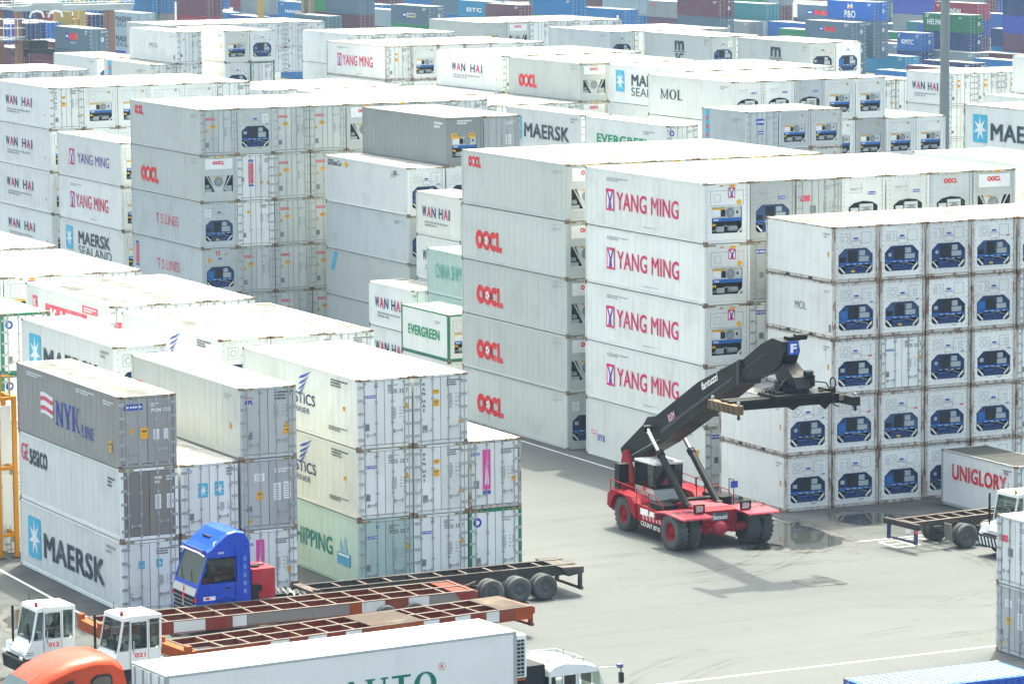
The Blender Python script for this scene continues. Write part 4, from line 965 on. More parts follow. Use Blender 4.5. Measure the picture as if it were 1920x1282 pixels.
block('back centre behind red letters', 131.8, 266.8, HC, 12.19, [(0, 2, ['w d -', 'w d -', 'w d wanhai']), (1, 4, ['w d -']), (2, 4, ['w d -']), (3, 4, ['w d -']), (4, 4, ['w d -'])], lod=1)
block('back left of centre', 130.65, 286.6, HC, 12.19, [
    (0, 2, ['w d -', 'w d -', 'r d/wanhai ym']), (1, 3, ['r t -', 'r t -']), (2, 3, ['r t -', 'r t -']), (3, 4, ['r t -']), (4, 4, ['w t -']), (5, 4, ['w d -'])], lod=1, pitch=2.49)
block('far back right', 163.0, 271.8, HC, 12.19, [(0, 2, ['p o -', 'p o -', 'p o msc']), (1, 2, ['p o -', 'p o -', 'w o -'])], lod=1)
block('far back, right of centre', 161.8, 286.5, HC, 12.19, [(0, 2, ['p o -', 'p o -', 'p o msc']), (1, 4, ['w d -'])], lod=1)
block('far back, behind dark letters', 159.2, 300.3, HC, 12.19, [(0, 3, ['w o -', 'b o bare']), (1, 4, ['w d -']), (2, 4, ['w d -']), (3, 4, ['w d -']), (4, 4, ['g d -'])], lod=1)
block('far back centre', 158.2, 324.3, HC, 12.19, [(0, 3, ['p v -', 'p t oocl']), (1, 3, ['p v -', 'p v -']), (2, 3, ['w d -', 'w d seacos']), (3, 4, ['w d -']), (4, 4, ['w d -']), (5, 4, ['w d -'])], lod=1)
block('right beside light pole', 162.3, 249.6, STD, 6.058, [
    (0, 2, ['w d -', 'w d -', 'w d/wanhai wanhaibig']), (1, 2, ['w t -', 'w t -', 'w d/wanhai -']), (2, 4, ['w d/wanhai -']), (3, 4, ['w d/wanhai -']), (4, 4, ['r d/wanhai -']), (5, 4, ['w d/wanhai -'])], lod=1, pitch=2.52)
block('back left, beside pale pair', 126.1, 322.5, HC, 12.19, [(0, 2, ['w d -', 'w d/mix -', 'w d/mix molp'])], lod=1)
block('back left', 130.55, 321.8, HC, 12.19, [(0, 2, ['w o -', 'w o -', 'c t/tri plain']), (1, 2, ['w d -', 'n d -', 'w o -'])], lod=1)
block('back left, lower', 123.6, 322.7, HC, 12.19, [(0, 1, ['w d -', 'w d/mix -', 'c d/mix strip'])], lod=1)
block('far left, lower', 123.7, 337.0, HC, 12.19, [(0, 2, ['w o -', 'w o bare']), (1, 3, ['w d -'])], lod=1)
block('far back left', 137.7, 308.2, HC, 12.19, [(0, 2, ['w d -', 'w d -', 'w d bare']), (1, 4, ['w d/mix -']), (2, 4, ['w d/mix -']), (3, 4, ['w d/mix -'])], lod=1)
# ------------------------------------------------------------------ vehicle materials
def car(name, col, rough=.35, dirt=.12): return paint(name, col, rough, dirt, 0.0, streak=.1, spec=.25)
RED = paint('crane_red_paint', (.26,.004,.018), .5, .2, .0, dirtcol=(.10,.05,.05), streak=.2, spec=.12); REDT = car('sunlit_top_and_hub_red_paint', (.36,.03,.06), .5)  # lighter red puts sunlight into fender and front tops; the hub shares it
BOOMK = paint('boom_black_paint', (.0085,.010,.014), .5, .3, .0, dirtcol=(.03,.032,.035), spec=.15); CHROME = flat('chromed_rod', (.72,.74,.76), .18, .9)
TYRE = paint('dusty_tyre_rubber', (.075,.08,.085), .85, .5, 0, dirtcol=(.2,.2,.19), streak=.1); RIMG = flat('dusty_rim', (.10,.105,.11), .6)
TBLUE = paint('truck_blue_paint', (.004,.062,.50), .32, .1, .0, streak=.06, spec=.3); TWHITE = car('truck_white_paint', (.76,.78,.77), .35); TORANGE = car('truck_orange_paint', (.40,.030,.004), .3)
CHD = paint('dark_trailer_steel', (.06,.055,.057), .65, .4, .35, dirtcol=(.22,.2,.18)); CHEDGE = paint('worn_trailer_flange', (.13,.105,.098), .65, .4, .6)
CHO = paint('orange_trailer_paint', (.34,.06,.010), .55, .3, .3); CHM = paint('maroon_trailer_paint', (.23,.03,.02), .6, .3, .3)
CHW = paint('white_trailer_panel', (.68,.7,.69), .55, .25, .15); CHG = paint('grey_brown_girder', (.24,.22,.21), .65, .4, .3); CHP = paint('rusty_deck_plate', (.06,.043,.038), .75, .5, .5)
GLS = glass('cab_glass', (.04,.07,.07), .34); DGL = glass('dark_cab_glass', (.015,.018,.022), .8); GGL = glass('green_sun_band', (.01,.35,.25), .7)
STRIPE = paint('rusty_striped_beam', (.16,.105,.06), .7, .4, .8); SKIN = flat('skin', (.42,.24,.17), .55)
YELF = paint('yellow_frame_paint', (.52,.21,.008), .5, .25, .2)
def wheel(parent, c, r, wd, rimm, ax='y', tread=False, name='wheel', n=28):
    """tyre with rounded shoulders; the rim is a sub-part"""
    mb = MB(); h = wd/2; f = .55
    mb.lathe([(r*f,-h*.82),(r*.78,-h),(r*.93,-h*.93),(r,-h*.68),(r,h*.68),(r*.93,h*.93),(r*.78,h),(r*f,h*.82),(r*f,-h*.82)], (0,0,0), TYRE, n, ax)
    if tread:
        k = 22
        for i in range(k):
            for s in (-1, 1):
                t = 2*math.pi*(i + (.5 if s > 0 else 0))/k; u, v = math.cos(t), math.sin(t); u2, v2 = math.cos(t+.16), math.sin(t+.16)
                if ax == 'x': mb.bar((s*h*.08, u*r*1.005, v*r*1.005), (s*h*.92, u2*r*.985, v2*r*.985), .10, .07, TYRE, (0,u,v))
                else: mb.bar((u*r*1.005, s*h*.08, v*r*1.005), (u2*r*.985, s*h*.92, v2*r*.985), .10, .07, TYRE, (u,0,v))
    o = mb.build(name, parent, c)
    mb = MB(); mb.lathe([(r*f*1.02,-h*.75),(r*f*.9,-h*.6),(r*f*.8,-h*.25),(r*.24,-h*.2),(r*.22,-h*.55),(.01,-h*.6),(.01,h*.6),(r*.22,h*.55),(r*.24,h*.2),(r*f*.8,h*.25),(r*f*.9,h*.6),(r*f*1.02,h*.75)], (0,0,0), rimm, n, ax)
    for i in range(8):
        t = 2*math.pi*i/8
        for s in (-1, 1):
            p = (s*h*.3, r*.36*math.cos(t), r*.36*math.sin(t)) if ax == 'x' else (r*.36*math.cos(t), s*h*.3, r*.36*math.sin(t))
            q = (p[0]+(s*.03 if ax == 'x' else 0), p[1]+(s*.03 if ax == 'y' else 0), p[2]); mb.cyl(p, q, r*.035, rimm, 6)
    mb.build('rim', o)
    return o
def text_on(s, w, h, mat, parent, loc, rot, bold=.01, shear=0, name='lettering'): return link(name, text_mesh(s, w, h, mat, bold, shear), parent, loc, rot)
FACE_NY = (R(90), 0, 0); FACE_NX = (R(90), 0, R(-90))

# ------------------------------------------------------------------ reach stacker
rs_ = thing('reach_stacker', 'red reach stacker with raised black boom and empty spreader on open yard', 'reach stacker', (79.6, 140.4, 0))
mb = MB()
mb.box((-1.1, .3, .55), (1.1, 6.2, 1.3), RED)
mb.prism([(6.55,.75),(6.62,1.1),(6.5,1.45),(5.9,1.5),(5.9,.7)], 'x', -1.7, 1.7, RED)
for s in (-1, 1):
    arc = [(5.3+.95*math.cos(R(a)), .74+.95*math.sin(R(a))) for a in range(8, 173, 15)]
    outer = [(6.55, 1.0), (6.5, 1.5), (6.2, 1.72), (4.3, 1.66), (3.95, 1.4), (3.9, .72)]
    mb.prism(arc[:1] + outer + arc[::-1][:-1], 'x', *sorted((s*1.15, s*1.95)), RED)
    mb.prism([(3.95,1.42),(1.35,1.3),(1.15,1.05),(1.75,.5),(3.7,.42),(3.95,.8)], 'x', *sorted((s*1.72, s*1.84)), RED)
    mb.prism([(3.82,.68),(1.55,.78),(1.72,.52),(3.7,.44)], 'x', *sorted((s*1.842, s*1.85)), BOOMK)
    mb.bar((s*1.8, 1.2, 1.25), (s*1.8, 1.75, .3), .1, .1, RED)
mb.box((-1.75, 1.4, 1.28), (1.75, 6.3, 1.345), BOOMK)
mb.prism([(-.2,.85),(-.2,1.58),(.3,1.66),(2.4,1.62),(2.6,1.3),(1.2,.8)], 'x', -.85, .85, RED)
mb.prism([(.28,1.664),(2.38,1.624),(2.38,1.634),(.28,1.674)], 'x', -.8, .8, REDT)
for i in range(6):       # worn white scratches of the side graphic
    y = 3.5 - i*.3; mb.prism([(y,1.1),(y-.12,1.1),(y-.26,.82),(y-.16,.8)], 'x', -1.853, -1.842, flat('scuffed_pink_graphic', (.72,.42,.48)))
mb.box((-1.86, 2.9, 1.0), (-1.842, 3.6, 1.28), WHI); mb.box((-1.86, 2.35, 1.02), (-1.842, 2.75, 1.24), WHI)
mb.build('chassis', rs_, bevel=.02)
for s in (-1, 1):
    mb = MB(); x0, x1 = sorted((s*.86, s*2.42))
    mb.prism([(-1.25,1.44),(-1.2,1.52),(.4,1.60),(1.25,1.5),(1.3,1.12),(1.22,1.12),(1.15,1.42),(.4,1.52),(-1.15,1.44)], 'x', x0, x1, REDT)
    mb.build('fender', rs_, bevel=.015)
    mb = MB(); cx = s*1.15; mb.box((cx-.25, -.5, 1.58), (cx+.25, -.36, 1.62), BOOMK)
    for q in (-.25, .2): mb.box((cx+q, -.5, 1.62), (cx+q+.06, -.38, 1.92), BOOMK)
    mb.box((cx-.25, -.52, 1.9), (cx+.26, -.34, 1.96), BOOMK); mb.box((cx-.17, -.5, 1.66), (cx+.17, -.42, 1.86), MGREY)
    mb.build('headlight', rs_, bevel=.01)
mb = MB(); mb.cyl((-1.4,0,.78),(1.4,0,.78),.2,REDT,16); mb.lathe([(.02,-.3),(.26,-.28),(.34,-.1),(.34,.2)], (0,-.12,.8), REDT, 20, 'y')
for x in (-.75,-.6,.6,.75): mb.box((x-.05,-.27,.6),(x+.05,-.2,1.0),RED)
mb.build('front_axle', rs_)
for x in (-2.12,-1.5,1.5,2.12): wheel(rs_, (x,0,.79), .79, .52, RED if abs(x) > 2 else RIMG, 'x', True)
for x in (-1.58,1.58): wheel(rs_, (x,5.3,.74), .74, .56, RED, 'x', True)
# cab
cab = MB(); x0,x1,y0,y1 = -.86,.52,4.1,5.9
cab.box((x0,y0+.05,1.4),(x1,y1,1.9),car('cab_grey_white_paint',(.6,.62,.6))); cab.box((x0-.03,y0-.08,3.0),(x1+.03,y1+.03,3.1),TWHITE); cab.box((x0+.2,y0+.2,3.1),(x1-.3,y1-.5,3.17),TWHITE)
for x in (x0,x1):
    for y in (y0,y1): cab.bar((x,y+(.05 if y==y0 else 0),1.9),(x,y,3.0),.07,.07,MBLACK)
cab.box((-.5,5.0,2.0),(0,5.6,2.5),MBLACK); cab.box((x0-.02,4.9,1.75),(x0-.004,5.15,1.95),REDI)
co = cab.build('cab', rs_, bevel=.02)
mb = MB(); mb.box((x0-.01,y0+.1,1.93),(x0+.01,y1-.05,2.98),DGL); mb.build('side_window', co)
mb = MB(); mb.box((x0+.06,y0+.02,1.93),(x1-.06,y0+.04,2.98),DGL); mb.build('windscreen', co)
mb = MB(); mb.box((x1-.01,y0+.1,1.93),(x1+.01,y1-.05,2.98),DGL); mb.build('side_window', co)
# rear tower and engine parts
mb = MB()
for s in (-1,1): mb.prism([(7.5,1.3),(7.6,2.6),(7.4,3.2),(7.0,3.3),(6.6,2.6),(6.0,1.4)], 'x', *sorted((s*.56,s*.70)), RED)
mb.build('boom_tower', rs_, bevel=.02)
mb = MB(); mb.box((-1.6,6.05,1.5),(-1.1,6.5,2.85),BOOMK); mb.box((-1.55,5.95,1.42),(-.9,6.0,2.0),RED); mb.build('air_filter_box', rs_, bevel=.05)
mb = MB(); mb.box((-1.0,2.2,1.35),(1.2,2.6,1.75),BOOMK); mb.box((-1.75,1.7,1.35),(-1.0,2.9,1.62),BOOMK); mb.box((1.15,1.7,1.35),(1.7,3.4,1.8),BOOMK); mb.build('hydraulic_tank', rs_, bevel=.03)
# boom
OUT = [(8.0,3.22),(7.62,2.62),(6.71,2.93),(4.12,4.0),(1.51,5.30),(-1.35,6.75),(-2.55,7.38),(-2.67,8.45),(.83,7.10),(4.64,5.13),(5.45,4.97),(5.82,4.6)]
mb = MB(); mb.prism(OUT, 'x', -.5, .5, BOOMK)
mb.prism([(4.2,4.35),(1.5,5.75),(-2.2,7.55),(-2.35,7.75),(1.4,5.95),(4.1,4.6)], 'x', -.53, -.5, flat('boom_edge', (.05,.055,.065)))
mb.bar((7.0*0-.52,6.9,3.05),(-.52,4.3,4.12),.03,.03,MGREY)
bo = mb.build('boom', rs_, bevel=.04)
EXT = [(-2.4,7.42),(-2.4,8.24),(-4.4,9.33),(-5.3,9.68),(-6.15,9.62),(-6.3,9.2),(-5.95,8.55),(-5.4,8.25),(-3.9,7.9)]
mb = MB(); mb.prism(EXT, 'x', -.4, .4, BOOMK); mb.prism([(-2.62,7.36),(-2.62,8.42),(-2.8,8.5),(-2.8,7.44)], 'x', -.56, .56, flat('boom_edge', (.05,.055,.065)))
mb.bar((-.42,-2.9,8.0),(-.42,-4.7,8.9),.05,.08,flat('boom_edge', (.05,.055,.065)))
mb.build('boom_extension', rs_, bevel=.04)
mb = MB(); mb.cyl((.3,-6.0,9.75),(.85,-6.0,9.75),.14,BOOMK,12); mb.box((-.05,-6.1,9.6),(.5,-5.7,9.78),BOOMK); mb.build('work_lamp', rs_)
sg = MB(); sg.box((-.2,-6.335,9.05),(.3,-6.3,9.62),BLUEI); sgo = sg.build('sign_plate', rs_)
text_on('F', .3, .38, WHI, sgo, (-.1,-6.34,9.14), FACE_NY, .05)
text_on('fantuzzi', 1.55, .34, WHI, bo, (-.535,.38,6.78), (R(90), R(-24.5), R(-90)), .02, .2)
text_on('RSM', .62, .34, flat('faded_pink_label', (.6,.35,.45)), bo, (-.535,3.35,5.0), (R(90), R(-26.5), R(-90)), .04)
mb = MB(); mb.box((-.42,-.232,1.14),(.42,-.2,1.48),SLATE); pl = mb.build('name_plate', rs_)
text_on('fantuzzi', .72, .2, WHI, pl, (-.36,-.236,1.2), FACE_NY, .03)
text_on('COUNT 8710', 1.75, .2, WHI, rs_, (-1.856,3.55,.53), (R(90),R(2.5),R(-90)), .02)
# lift cylinders
for s in (-1,1):
    mb = MB(); x = s*.78; mb.cyl((x,1.25,1.55),(x,3.75,3.6),.16,BOOMK,14); mb.cyl((x,3.62,3.5),(x,3.8,3.64),.19,BOOMK,14); mb.cyl((x-.12,1.25,1.55),(x+.12,1.25,1.55),.2,BOOMK,12)
    cy = mb.build('lift_cylinder', rs_)
    mb = MB(); mb.cyl((x,3.75,3.6),(x,4.95,4.55),.095,CHROME,12); mb.cyl((x-.2,4.95,4.55),(x+.2,4.95,4.55),.15,BOOMK,10); mb.build('piston_rod', cy)
# handrails
for s in (-1,1):
    mb = MB(); x = s*1.82
    mb.tube([(x,6.45,1.5),(x,6.45,2.15),(x,2.3,1.98),(x,1.75,1.72),(x,1.35,1.35)],.022,RED); mb.tube([(x,6.45,1.82),(x,2.5,1.68)],.02,RED)
    for y in (5.2,4.0,2.9): mb.tube([(x,y,1.34),(x,y,2.02+.04*(y-3))],.02,RED)
    mb.build('handrail', rs_)
mb = MB(); mb.tube([(.7,3.1,1.35),(.7,3.1,2.5),(1.0,2.9,2.5),(1.0,2.9,1.35)],.022,BOOMK); mb.tube([(1.5,1.2,1.4),(1.5,1.2,2.6),(1.5,1.6,2.6),(1.5,1.6,1.4)],.022,BOOMK); mb.box((1.35,1.18,2.25),(1.7,1.2,2.55),BLUEI); mb.build('mirror_bracket', rs_)
# rotator and spreader
SY = -6.5
mb = MB(); mb.prism([(-5.3,8.5),(-6.2,8.7),(-7.0,8.2),(-7.25,7.75),(-5.75,7.75)], 'x', -.36, .36, BOOMK); mb.cyl((0,SY,7.75),(0,SY,7.5),.62,BOOMK,20)
for x,y,z,a in ((-.55,SY+.2,7.8,.2),(.5,SY-.2,8.0,.24),(.75,SY+.3,7.8,.2),(.4,SY+.5,8.2,.22)): mb.box((x-a,y-a,z-a),(x+a,y+a,z+a),BOOMK)
mb.cyl((.2,SY-.5,8.35),(.55,SY-.5,8.35),.13,MBLACK,10); mb.build('rotator', rs_, bevel=.03)
sp = MB(); sp.box((-1.35,SY-.75,7.38),(1.35,SY+.75,7.52),BOOMK); sp.box((-3.3,SY-.42,6.98),(2.3,SY-.08,7.4),BOOMK); sp.box((-3.3,SY+.08,6.98),(2.3,SY+.42,7.4),BOOMK)
sp.prism([(-.6,6.98),(.0,6.98),(-.3,6.82)], 'y', SY-.43, SY-.3, BOOMK); sp.prism([(1.0,6.98),(1.5,6.98),(1.25,6.75)], 'y', SY-.43, SY-.3, BOOMK)
sp.box((-1.1,SY-.5,7.52),(-.8,SY+.5,7.62),BOOMK); sp.box((1.3,SY-.35,7.4),(1.75,SY+.3,7.62),BOOMK); sp.box((.9,SY-.47,7.0),(1.15,SY-.42,7.6),BOOMK); sp.box((-1.4,SY-.47,7.0),(-1.15,SY-.42,7.5),BOOMK)
sp.box((1.9,SY-.48,7.08),(2.3,SY-.421,7.34),flat('scraped_steel', (.2,.17,.15)))
so_ = sp.build('spreader', rs_, bevel=.02)
for s in (-1,1):
    mb = MB(); x = s*2.8-.5; y0_, y1_ = SY-1.2, SY+1.2
    mb.box((x-.17,y0_,6.93),(x+.17,y1_,7.3),STRIPE if s < 0 else BOOMK)
    for i in range(6 if s < 0 else 0):
        y = y0_+.1+i*.4
        for fx in (x-.173, x+.171): mb.prism([(y,6.95),(y+.18,6.95),(y+.3,7.28),(y+.12,7.28)], 'x', fx, fx+.002, flat('worn_black_stripe', (.05,.045,.04)))
    eb = mb.build('end_beam', so_)
    for y in (y0_+.12, y1_-.12):
        m2 = MB(); m2.cyl((x,y,6.93),(x,y,6.74),.06,DARK,8); m2.cyl((x,y,6.78),(x,y,6.70),.09,DARK,6,.03); m2.box((x-.05,y-.05,7.3),(x+.05,y+.05,7.46),MGREY); m2.build('twistlock', eb)
mb = MB(); rr = random.Random(4)
for k in range(7):
    x = -1.6+k*.25; y = SY-.3+rr.uniform(-.2,.2); hgt = .35+rr.uniform(0,.3)
    mb.tube([(x+.25*math.cos(t)*1.0, y+.1*k%.3, 7.45+hgt*math.sin(t)) for t in [math.pi*i/8 for i in range(9)]],.022,MBLACK,5)
mb.tube([(.6,SY-.5,8.0),(1.2,SY-.55,7.9),(1.5,SY-.5,7.5),(1.6,SY-.5,6.95),(1.85,SY-.5,6.85)],.03,MBLACK,6)
mb.tube([(-.6,SY-.4,8.2),(-1.0,SY-.5,7.9),(-1.3,SY-.45,7.5)],.03,MBLACK,6)
n=14; mb.tube([(1.75+.0*i,SY-.2+.22*math.cos(2*math.pi*i/n),7.82+.22*math.sin(2*math.pi*i/n)) for i in range(n+1)],.035,MBLACK,6); mb.box((1.65,SY-.25,7.4),(1.85,SY-.1,7.66),MBLACK)
mb.build('hydraulic_hose', so_)

# ------------------------------------------------------------------ seated drivers
def seated(name_label, loc, rz, shirt, hair=(.02,.018,.016)):
    """one continuous skinned body sitting with the hands forward on a wheel; faces local -x"""
    V = [(0,0,0),(0,0,.22),(0,0,.42),(0,0,.53),(-.02,0,.60),(-.03,0,.72),(-.02,0,.82),
         (0,.19,.45),(-.12,.25,.24),(-.36,.16,.28),(-.43,.14,.30),(0,-.19,.45),(-.12,-.25,.24),(-.36,-.16,.28),(-.43,-.14,.30),
         (-.05,.10,-.03),(-.45,.12,-.02),(-.50,.12,-.42),(-.05,-.10,-.03),(-.45,-.12,-.02),(-.50,-.12,-.42)]
    E = [(0,1),(1,2),(2,3),(3,4),(4,5),(5,6),(2,7),(7,8),(8,9),(9,10),(2,11),(11,12),(12,13),(13,14),(0,15),(15,16),(16,17),(0,18),(18,19),(19,20)]
    RAD = [.15,.14,.15,.07,.06,.095,.085,.075,.055,.045,.04,.075,.055,.045,.04,.10,.08,.055,.10,.08,.055]
    me = bpy.data.meshes.new('person'); me.from_pydata(V, E, [])
    o = bpy.data.objects.new('person', me); C.objects.link(o); o.location = loc; o.rotation_euler = (0,0,rz)
    sk = o.modifiers.new('skin', 'SKIN'); ly = me.skin_vertices[0].data if me.skin_vertices else None
    if ly is None:
        bm = bmesh.new(); bm.from_mesh(me); bm.verts.layers.skin.verify(); bm.to_mesh(me); bm.free(); ly = me.skin_vertices[0].data
    for i, r in enumerate(RAD): ly[i].radius = (r, r*.8 if i < 3 else r); ly[i].use_root = (i == 0)
    sb = o.modifiers.new('sub', 'SUBSURF'); sb.levels = 1; sb.render_levels = 1
    dg = bpy.context.evaluated_depsgraph_get(); full = bpy.data.meshes.new_from_object(o.evaluated_get(dg)); o.modifiers.clear(); o.data = full
    full.materials.clear(); full.materials.append(SKIN); full.materials.append(shirt); full.materials.append(flat('dark_trousers', (.03,.035,.05)))
    for p in full.polygons:
        c = p.center; p.use_smooth = True
        p.material_index = 0 if (c.z > .55 or c.x < -.25 and c.z > .2) else (1 if c.z > .02 and c.x > -.3 else 2)
    tag(o, name_label, 'person')
    hm = MB(); hm.lathe([(.101,-.03),(.104,.03),(.09,.08),(.05,.115),(.005,.125)], (-.012,0,.735), flat('black_hair', hair), 14, 'z'); hm.build('hair', o)
    mb = MB()
    for s in (-1,1):
        mb.cyl((-.122,s*.035,.735),(-.128,s*.035,.735),.014,DARK,8); mb.cyl((-.03,s*.095,.70),(-.03,s*.11,.70),.028,SKIN,8)
    mb.bar((-.118,0,.735),(-.15,0,.69),.025,.03,SKIN); mb.bar((-.122,-.03,.655),(-.122,.03,.655),.012,.012,flat('lips', (.3,.1,.09)))
    for s in (-1,1):
        for k in range(4): mb.tube([(-.45,s*(.11+.018*k),.31),(-.49,s*(.11+.018*k),.33-.004*k),(-.49,s*(.11+.018*k),.285)],.009,SKIN,5)
        mb.tube([(-.44,s*.10,.30),(-.46,s*.085,.32),(-.48,s*.09,.33)],.010,SKIN,5)
    mb.build('face_and_fingers', o)
    return o

# ------------------------------------------------------------------ skeletal trailers
def skeletal(label, loc, rz, Lc, kind, z=1.22):
    """local +x runs to the rear, y 0 is the near edge"""
    t = thing('skeletal_trailer', label, 'container trailer', loc, rz, 'empty container trailers')
    Wd = 2.4; a, b = (CHM, CHO) if kind == 'stripe' else (CHM, CHM) if kind == 'stripe2' else (CHD, CHD)
    def rail(y, mat, edge):
        mb = MB(); g = 2.6
        mb.box((g, y-.02, z-.45), (Lc, y+.02, z-.03), mat); mb.box((0, y-.02, z-.22), (g, y+.02, z-.03), mat)
        mb.box((0, y-.07, z-.03), (Lc, y+.07, z), edge); mb.box((g, y-.08, z-.48), (Lc-1.5, y+.08, z-.45), mat)
        mb.build('main_beam', t)
    if kind in ('stripe', 'stripe2'):
        for y in (.07, 1.2, Wd-.07): rail(y, CHM, CHEDGE)
        n = int(Lc/1.12)
        for i in range(n+1):
            x = .1 + i*(Lc-.2)/n
            mb = MB(); mb.box((x-.03, .1, z-.36), (x+.03, Wd-.1, z-.04), CHO if i % 3 == 1 else CHM); mb.box((x-.045, .15, z-.04), (x+.045, Wd-.15, z-.008), CHEDGE)
            mb.build('cross_member', t)
        SEQ = ((.0,2.6,CHO),(2.6,3.1,CHM),(3.1,3.9,CHW),(3.9,4.7,CHM),(4.7,5.5,CHW),(5.5,6.3,CHM),(6.3,7.0,CHW),(7.0,7.5,CHM),(7.5,9.7,CHO),(9.7,10.4,CHW),(10.4,11.1,CHM),(11.1,11.8,CHW),(11.8,12.5,CHM),(12.5,13.1,CHW),(13.1,13.8,CHM),(13.8,20,CHO))
        if kind == 'stripe2': SEQ = ((.0,1.4,CHO),(1.4,2.6,CHM),(2.6,3.9,CHW),(3.9,5.0,CHM),(5.0,5.6,CHW),(5.6,9.9,CHG),(9.9,10.4,CHO),(10.4,11.4,CHW),(11.4,12.4,CHM),(12.4,13.3,CHW),(13.3,20,CHG))
        for y, sg_ in ((.04, -1), (Wd-.04, 1)):
            mb = MB()
            for x0, x1, mt in SEQ:
                if x0 < Lc-.1: mb.box((x0+.01, min(y, y+sg_*.03), z-.5 if x0 > 0 else z-.42), (min(x1, Lc)-.01, max(y, y+sg_*.03), z-.035), mt)
            mb.build('side_rail', t)
        for x0, x1 in ((7.5,9.7),(Lc-1.5,Lc-.2)) if kind == 'stripe' else ():
            mb = MB(); mb.box((x0, .12, z+.002), (x1, Wd-.12, z+.014), CHP); mb.build('deck_plate', t)
        mb = MB(); mb.box((-.35, .0, z-.4), (.0, Wd, z-.02), CHO); mb.box((-.35, .0, z-.02), (-.15, .3, z+.18), CHO); mb.box((-.35, Wd-.3, z-.02), (-.15, Wd, z+.18), CHO); mb.build('front_bolster', t)
    else:
        for y in (.62, 1.75): rail(y, CHD, CHD if kind == 'dark' else CHEDGE)
        n = 10
        for i in range(n+1):
            x = .3 + i*(Lc-.6)/n
            mb = MB(); mb.box((x-.04, .64, z-.2), (x+.04, 1.73, z-.05), CHD); mb.box((x-.05, .69, z-.05), (x+.05, 1.68, z-.034), CHEDGE); mb.build('cross_member', t)
        mb = MB(); mb.box((-.1, .0, z-.16), (.25, Wd, z-.005), CHEDGE if kind == 'dark' else CHD)
        for y in (.05, Wd-.25): mb.box((-.06, y, z-.005), (.2, y+.2, z+.08), CHD)
        if kind == 'dark': mb.build('front_bolster', t)
    mb = MB(); mb.prism([(Lc-.9,z-.02),(Lc+.1,z-.05),(Lc+.1,z-.3),(Lc-.6,z-.4)], 'y', .0, Wd, b)
    for y in (.1, Wd-.3): mb.box((Lc-.05, y, z-1.0 if kind[:2] != 'st' else z-.8), (Lc+.08, y+.16, z-.3), a)
    mb.box((Lc-.02, .05, z-1.0 if kind[:2] != 'st' else z-.8), (Lc+.1, Wd-.05, z-.88 if kind[:2] != 'st' else z-.7), a); mb.build('rear_bolster', t)
    for y in (.25, 1.95):
        mb = MB(); mb.box((3.4, y, .25), (3.55, y+.15, z-.4), CHD); mb.box((3.3, y-.05, .2), (3.65, y+.2, .26), CHD); mb.build('landing_leg', t)
    return t
def axle_set(t, xs, Wd=2.4, r=.5):
    for x in xs:
        mb = MB(); mb.cyl((x,.1,r),(x,Wd-.1,r),.08,CHD,8); mb.box((x-.4,.62,r+.1),(x+.4,.74,r+.2),CHD); mb.box((x-.4,Wd-.74,r+.1),(x+.4,Wd-.62,r+.2),CHD); mb.build('axle', t)
        for y in (-.02, .31, Wd-.31, Wd+.02): wheel(t, (x,y,r), r, .27, RIMG)
tr3 = skeletal('dark trailer with three big axles coupled behind the blue truck', (57.45, 133.0, 0), R(.8), 11.75, 'dark', 1.25)
axle_set(tr3, (7.65, 8.87, 10.05), 2.4, .52)
mb = MB(); mb.bar((5.2,.1,.55),(7.0,.1,1.0),.06,.06,CHEDGE); mb.box((4.2,.2,.5),(6.3,1.0,.62),CHD); mb.tube([(4.4,.4,.75),(5.6,.45,.72),(6.9,.5,.8)],.05,flat('orange_air_hose', (.5,.2,.06))); mb.build('tool_tray', tr3)
tr1 = skeletal('striped trailer between the blue truck and the lower orange trailer', (47.9, 130.5, 0), R(.5), 15.3, 'stripe2', 1.22); axle_set(tr1, (11.4, 12.6))
tr2 = skeletal('orange trailer with red and white striped side beside white box trailer', (49.25, 125.1, 0), R(6.6), 14.6, 'stripe', 1.22); axle_set(tr2, (10.6, 11.8))
text_on('091', .5, .3, WHI, tr2, (7.9,.035,.8), FACE_NY, .03)
trr = skeletal('bare dark trailer with twin rear wheels in front of red block letters', (86.2, 134.6, 0), R(5), 7.6, 'bare', 1.25)
mb = MB(); mb.box((-.06,-.02,1.0),(.12,2.42,1.24),CHD)
for y in (.15,2.05): mb.box((-.04,y,.35),(.08,y+.14,1.0),flat('navy_trailer_paint', (.05,.06,.14)))
mb.box((-.03,.29,.4),(.06,2.05,.48),flat('navy_trailer_paint', (.05,.06,.14))); mb.box((-.05,.5,.8),(-.04,.8,.98),WHI); mb.box((-.07,-.02,.85),(-.06,.2,.98),REDF); mb.build('rear_bumper', trr)
axle_set(trr, (2.6, 4.0), 2.4, .52)
mb = MB(); mb.prism([(1.75,1.1),(1.8,1.1),(1.85,.35),(1.8,.35)], 'y', .0, .5, flat('dusty_mudflap', (.2,.19,.18))); mb.build('mudflap', trr)

